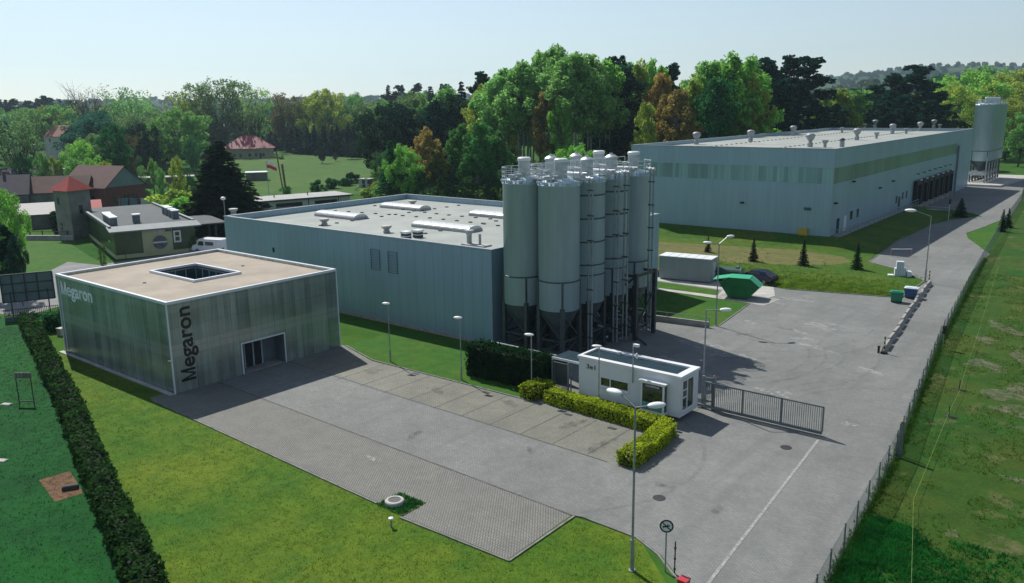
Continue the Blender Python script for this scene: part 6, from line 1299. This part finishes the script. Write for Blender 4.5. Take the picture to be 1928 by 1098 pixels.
# undergrowth in the wood
P = []; Nn = []
for i in range(2600):
    px = random.uniform(700, 1560); dist = random.uniform(165 if px < 960 else 185, 280)
    d = ray(px, 200); n_ = math.hypot(d.x, d.y); x, y = d.x/n_*dist, d.y/n_*dist
    if -80 < x < -36 and 112 < y < 226: continue
    hh = random.uniform(1.2, 3.4); q = 26; dd = unit(RNG.normal(size=(q, 3))); P.append(np.array([x, y, hh*.5])+dd*np.array([1.6, 1.6, hh*.55])); Nn.append(dd+np.array([0, 0, .4]))
P = np.concatenate(P); P[:, 2] = P[:, 2].clip(.05); o = cards('undergrowth', P, np.concatenate(Nn), .55, FOL, color=(.13, .26, .07)); tag(o, 'low shrubs covering the floor of the wood', 'undergrowth', kind='stuff')
# grass tufts ------------------------------------------------------------
def tufts(name, label, pts, hmin, hmax, wdt, col, nb=4):
    pts = np.asarray(pts); N = len(pts)*nb; base = np.repeat(pts, nb, 0)+np.concatenate([RNG.normal(size=(N, 2))*.07, np.zeros((N, 1))], 1); h = RNG.uniform(hmin, hmax, N); a = RNG.uniform(0, 2*math.pi, N); w_ = np.stack([np.cos(a), np.sin(a), np.zeros(N)], 1)*wdt/2; lean = RNG.normal(size=(N, 3))*.35; lean[:, 2] = 1; tip = base+lean*h[:, None]
    V = np.stack([base-w_, base+w_, tip], 1).reshape(-1, 3); me = bpy.data.meshes.new(name); me.vertices.add(N*3); me.vertices.foreach_set('co', V.ravel()); me.loops.add(N*3); me.loops.foreach_set('vertex_index', np.arange(N*3, dtype=np.int32)); me.polygons.add(N); me.polygons.foreach_set('loop_start', np.arange(0, N*3, 3, dtype=np.int32)); me.update(calc_edges=True); me.materials.append(FOL)
    o = bpy.data.objects.new(name, me); COL.objects.link(o); o.color = (*col, 1); return tag(o, label, 'grass', kind='stuff')
def inpoly(x, y, poly):
    c = False; j = len(poly)-1
    for i in range(len(poly)):
        xi, yi = poly[i]; xj, yj = poly[j]
        if (yi > y) != (yj > y) and x < (xj-xi)*(y-yi)/(yj-yi)+xi: c = not c
        j = i
    return c
def scatter(n, box, test):
    out = []
    while len(out) < n:
        x = random.uniform(box[0], box[1]); y = random.uniform(box[2], box[3])
        if test(x, y): out.append((x, y, .0))
    return out
fx = lambda y: np.interp(y, [26,32.9,48.3,74.2,98,120,150], [-8.95,-9.58,-10.9,-14.2,-16.6,-18.75,-21.5])
def dens(x, y, s, t): return noise.noise(Vector((x*s, y*s, 5))) > t
tufts('weeds', 'lush emerald weeds at the near end of the right hand fence', scatter(9000, (-10, -2.5, 26, 40), lambda x, y: x > fx(y)+.05 and (x-fx(y) < 1+random.expovariate(.5)) and dens(x, y, .5, -.25+random.uniform(-.15,.35))), .08, .24, .07, (.02, .16, .035), 4)
tufts('rough_grass', 'rough tussocks of grass over the right hand field', scatter(15000, (-18, 10, 27, 110), lambda x, y: x > fx(y)+.1 and dens(x, y, .35, -.1)), .05, .14, .06, (.07, .14, .02), 3)
tufts('fence_weeds', 'weeds growing along the foot of the right hand fence', [(fx(y)+random.gauss(.05, .12), y, 0) for y in np.random.default_rng(3).uniform(26, 120, 3600)], .08, .34, .06, (.05, .12, .02), 4)
LP = [(-74,22.5),(-70,26.4),(-73,28),(-56,27.6),(-55.4,26.7),(-30.5,25.9),(-28.2,25.6),(-21.4,25.8),(-21.4,31.0),(-18.0,31.1),(-12.5,25.5),(-15,10),(-31,14.9),(-45,18.8),(-57,22.6)]
tufts('lawn_blades', 'short blades standing up from the front lawn', scatter(14000, (-74, -12, 10, 31), lambda x, y: inpoly(x, y, LP) and random.random() < 1.15-(-x-15)/70), .03, .08, .03, (.085, .155, .014), 4)
tufts('lawn_blades', 'short blades standing up from the emerald left lawn', scatter(12000, (-86, -30, 8, 30), lambda x, y: y < np.interp(x, [-86,-69,-56,-44.6,-33], [29.5,24.6,20.8,17.2,13.6])), .03, .10, .03, (.005, .06, .010), 4)
tufts('bank_tussocks', 'longer tussocks on the grass bank above the yard', scatter(7000, (-47, -22, 88, 118), lambda x, y: y > np.interp(x, [-47,-32,-22], [88.2,88.3,91]) and y < 91.5+random.expovariate(.38)), .08, .26, .08, (.15, .25, .04), 4)
mp = [(-30.3,26.0),(-30.2,27.4),(-28.6,27.4),(-28.5,26.0)]
tufts('bed_weeds', 'small weeds in the mossy square round the manhole', scatter(500, (-30.3, -28.5, 25.9, 27.5), lambda x, y: math.hypot(x+29.7, y-26.6) > .55), .05, .18, .05, (.02, .13, .03), 4)
# ------------------------------------------------------------------ air
mb = MB().box(-5200, -5200, -60, 5200, 5200, 330); m = bpy.data.materials.new('haze_air'); m.use_nodes = True; nt_ = m.node_tree; nt_.nodes.remove(nt_.nodes['Principled BSDF'])
pv = nt_.nodes.new('ShaderNodeVolumePrincipled'); pv.inputs['Color'].default_value = (.62, .86, 1.0, 1); pv.inputs['Density'].default_value = .00012; pv.inputs['Anisotropy'].default_value = .35
nt_.links.new(pv.outputs[0], nt_.nodes['Material Output'].inputs['Volume'])
HAZE = mb.build('haze', m); HAZE['kind'] = 'stuff'; HAZE['label'] = 'thin pale haze in the air over the whole landscape'; HAZE['category'] = 'haze'
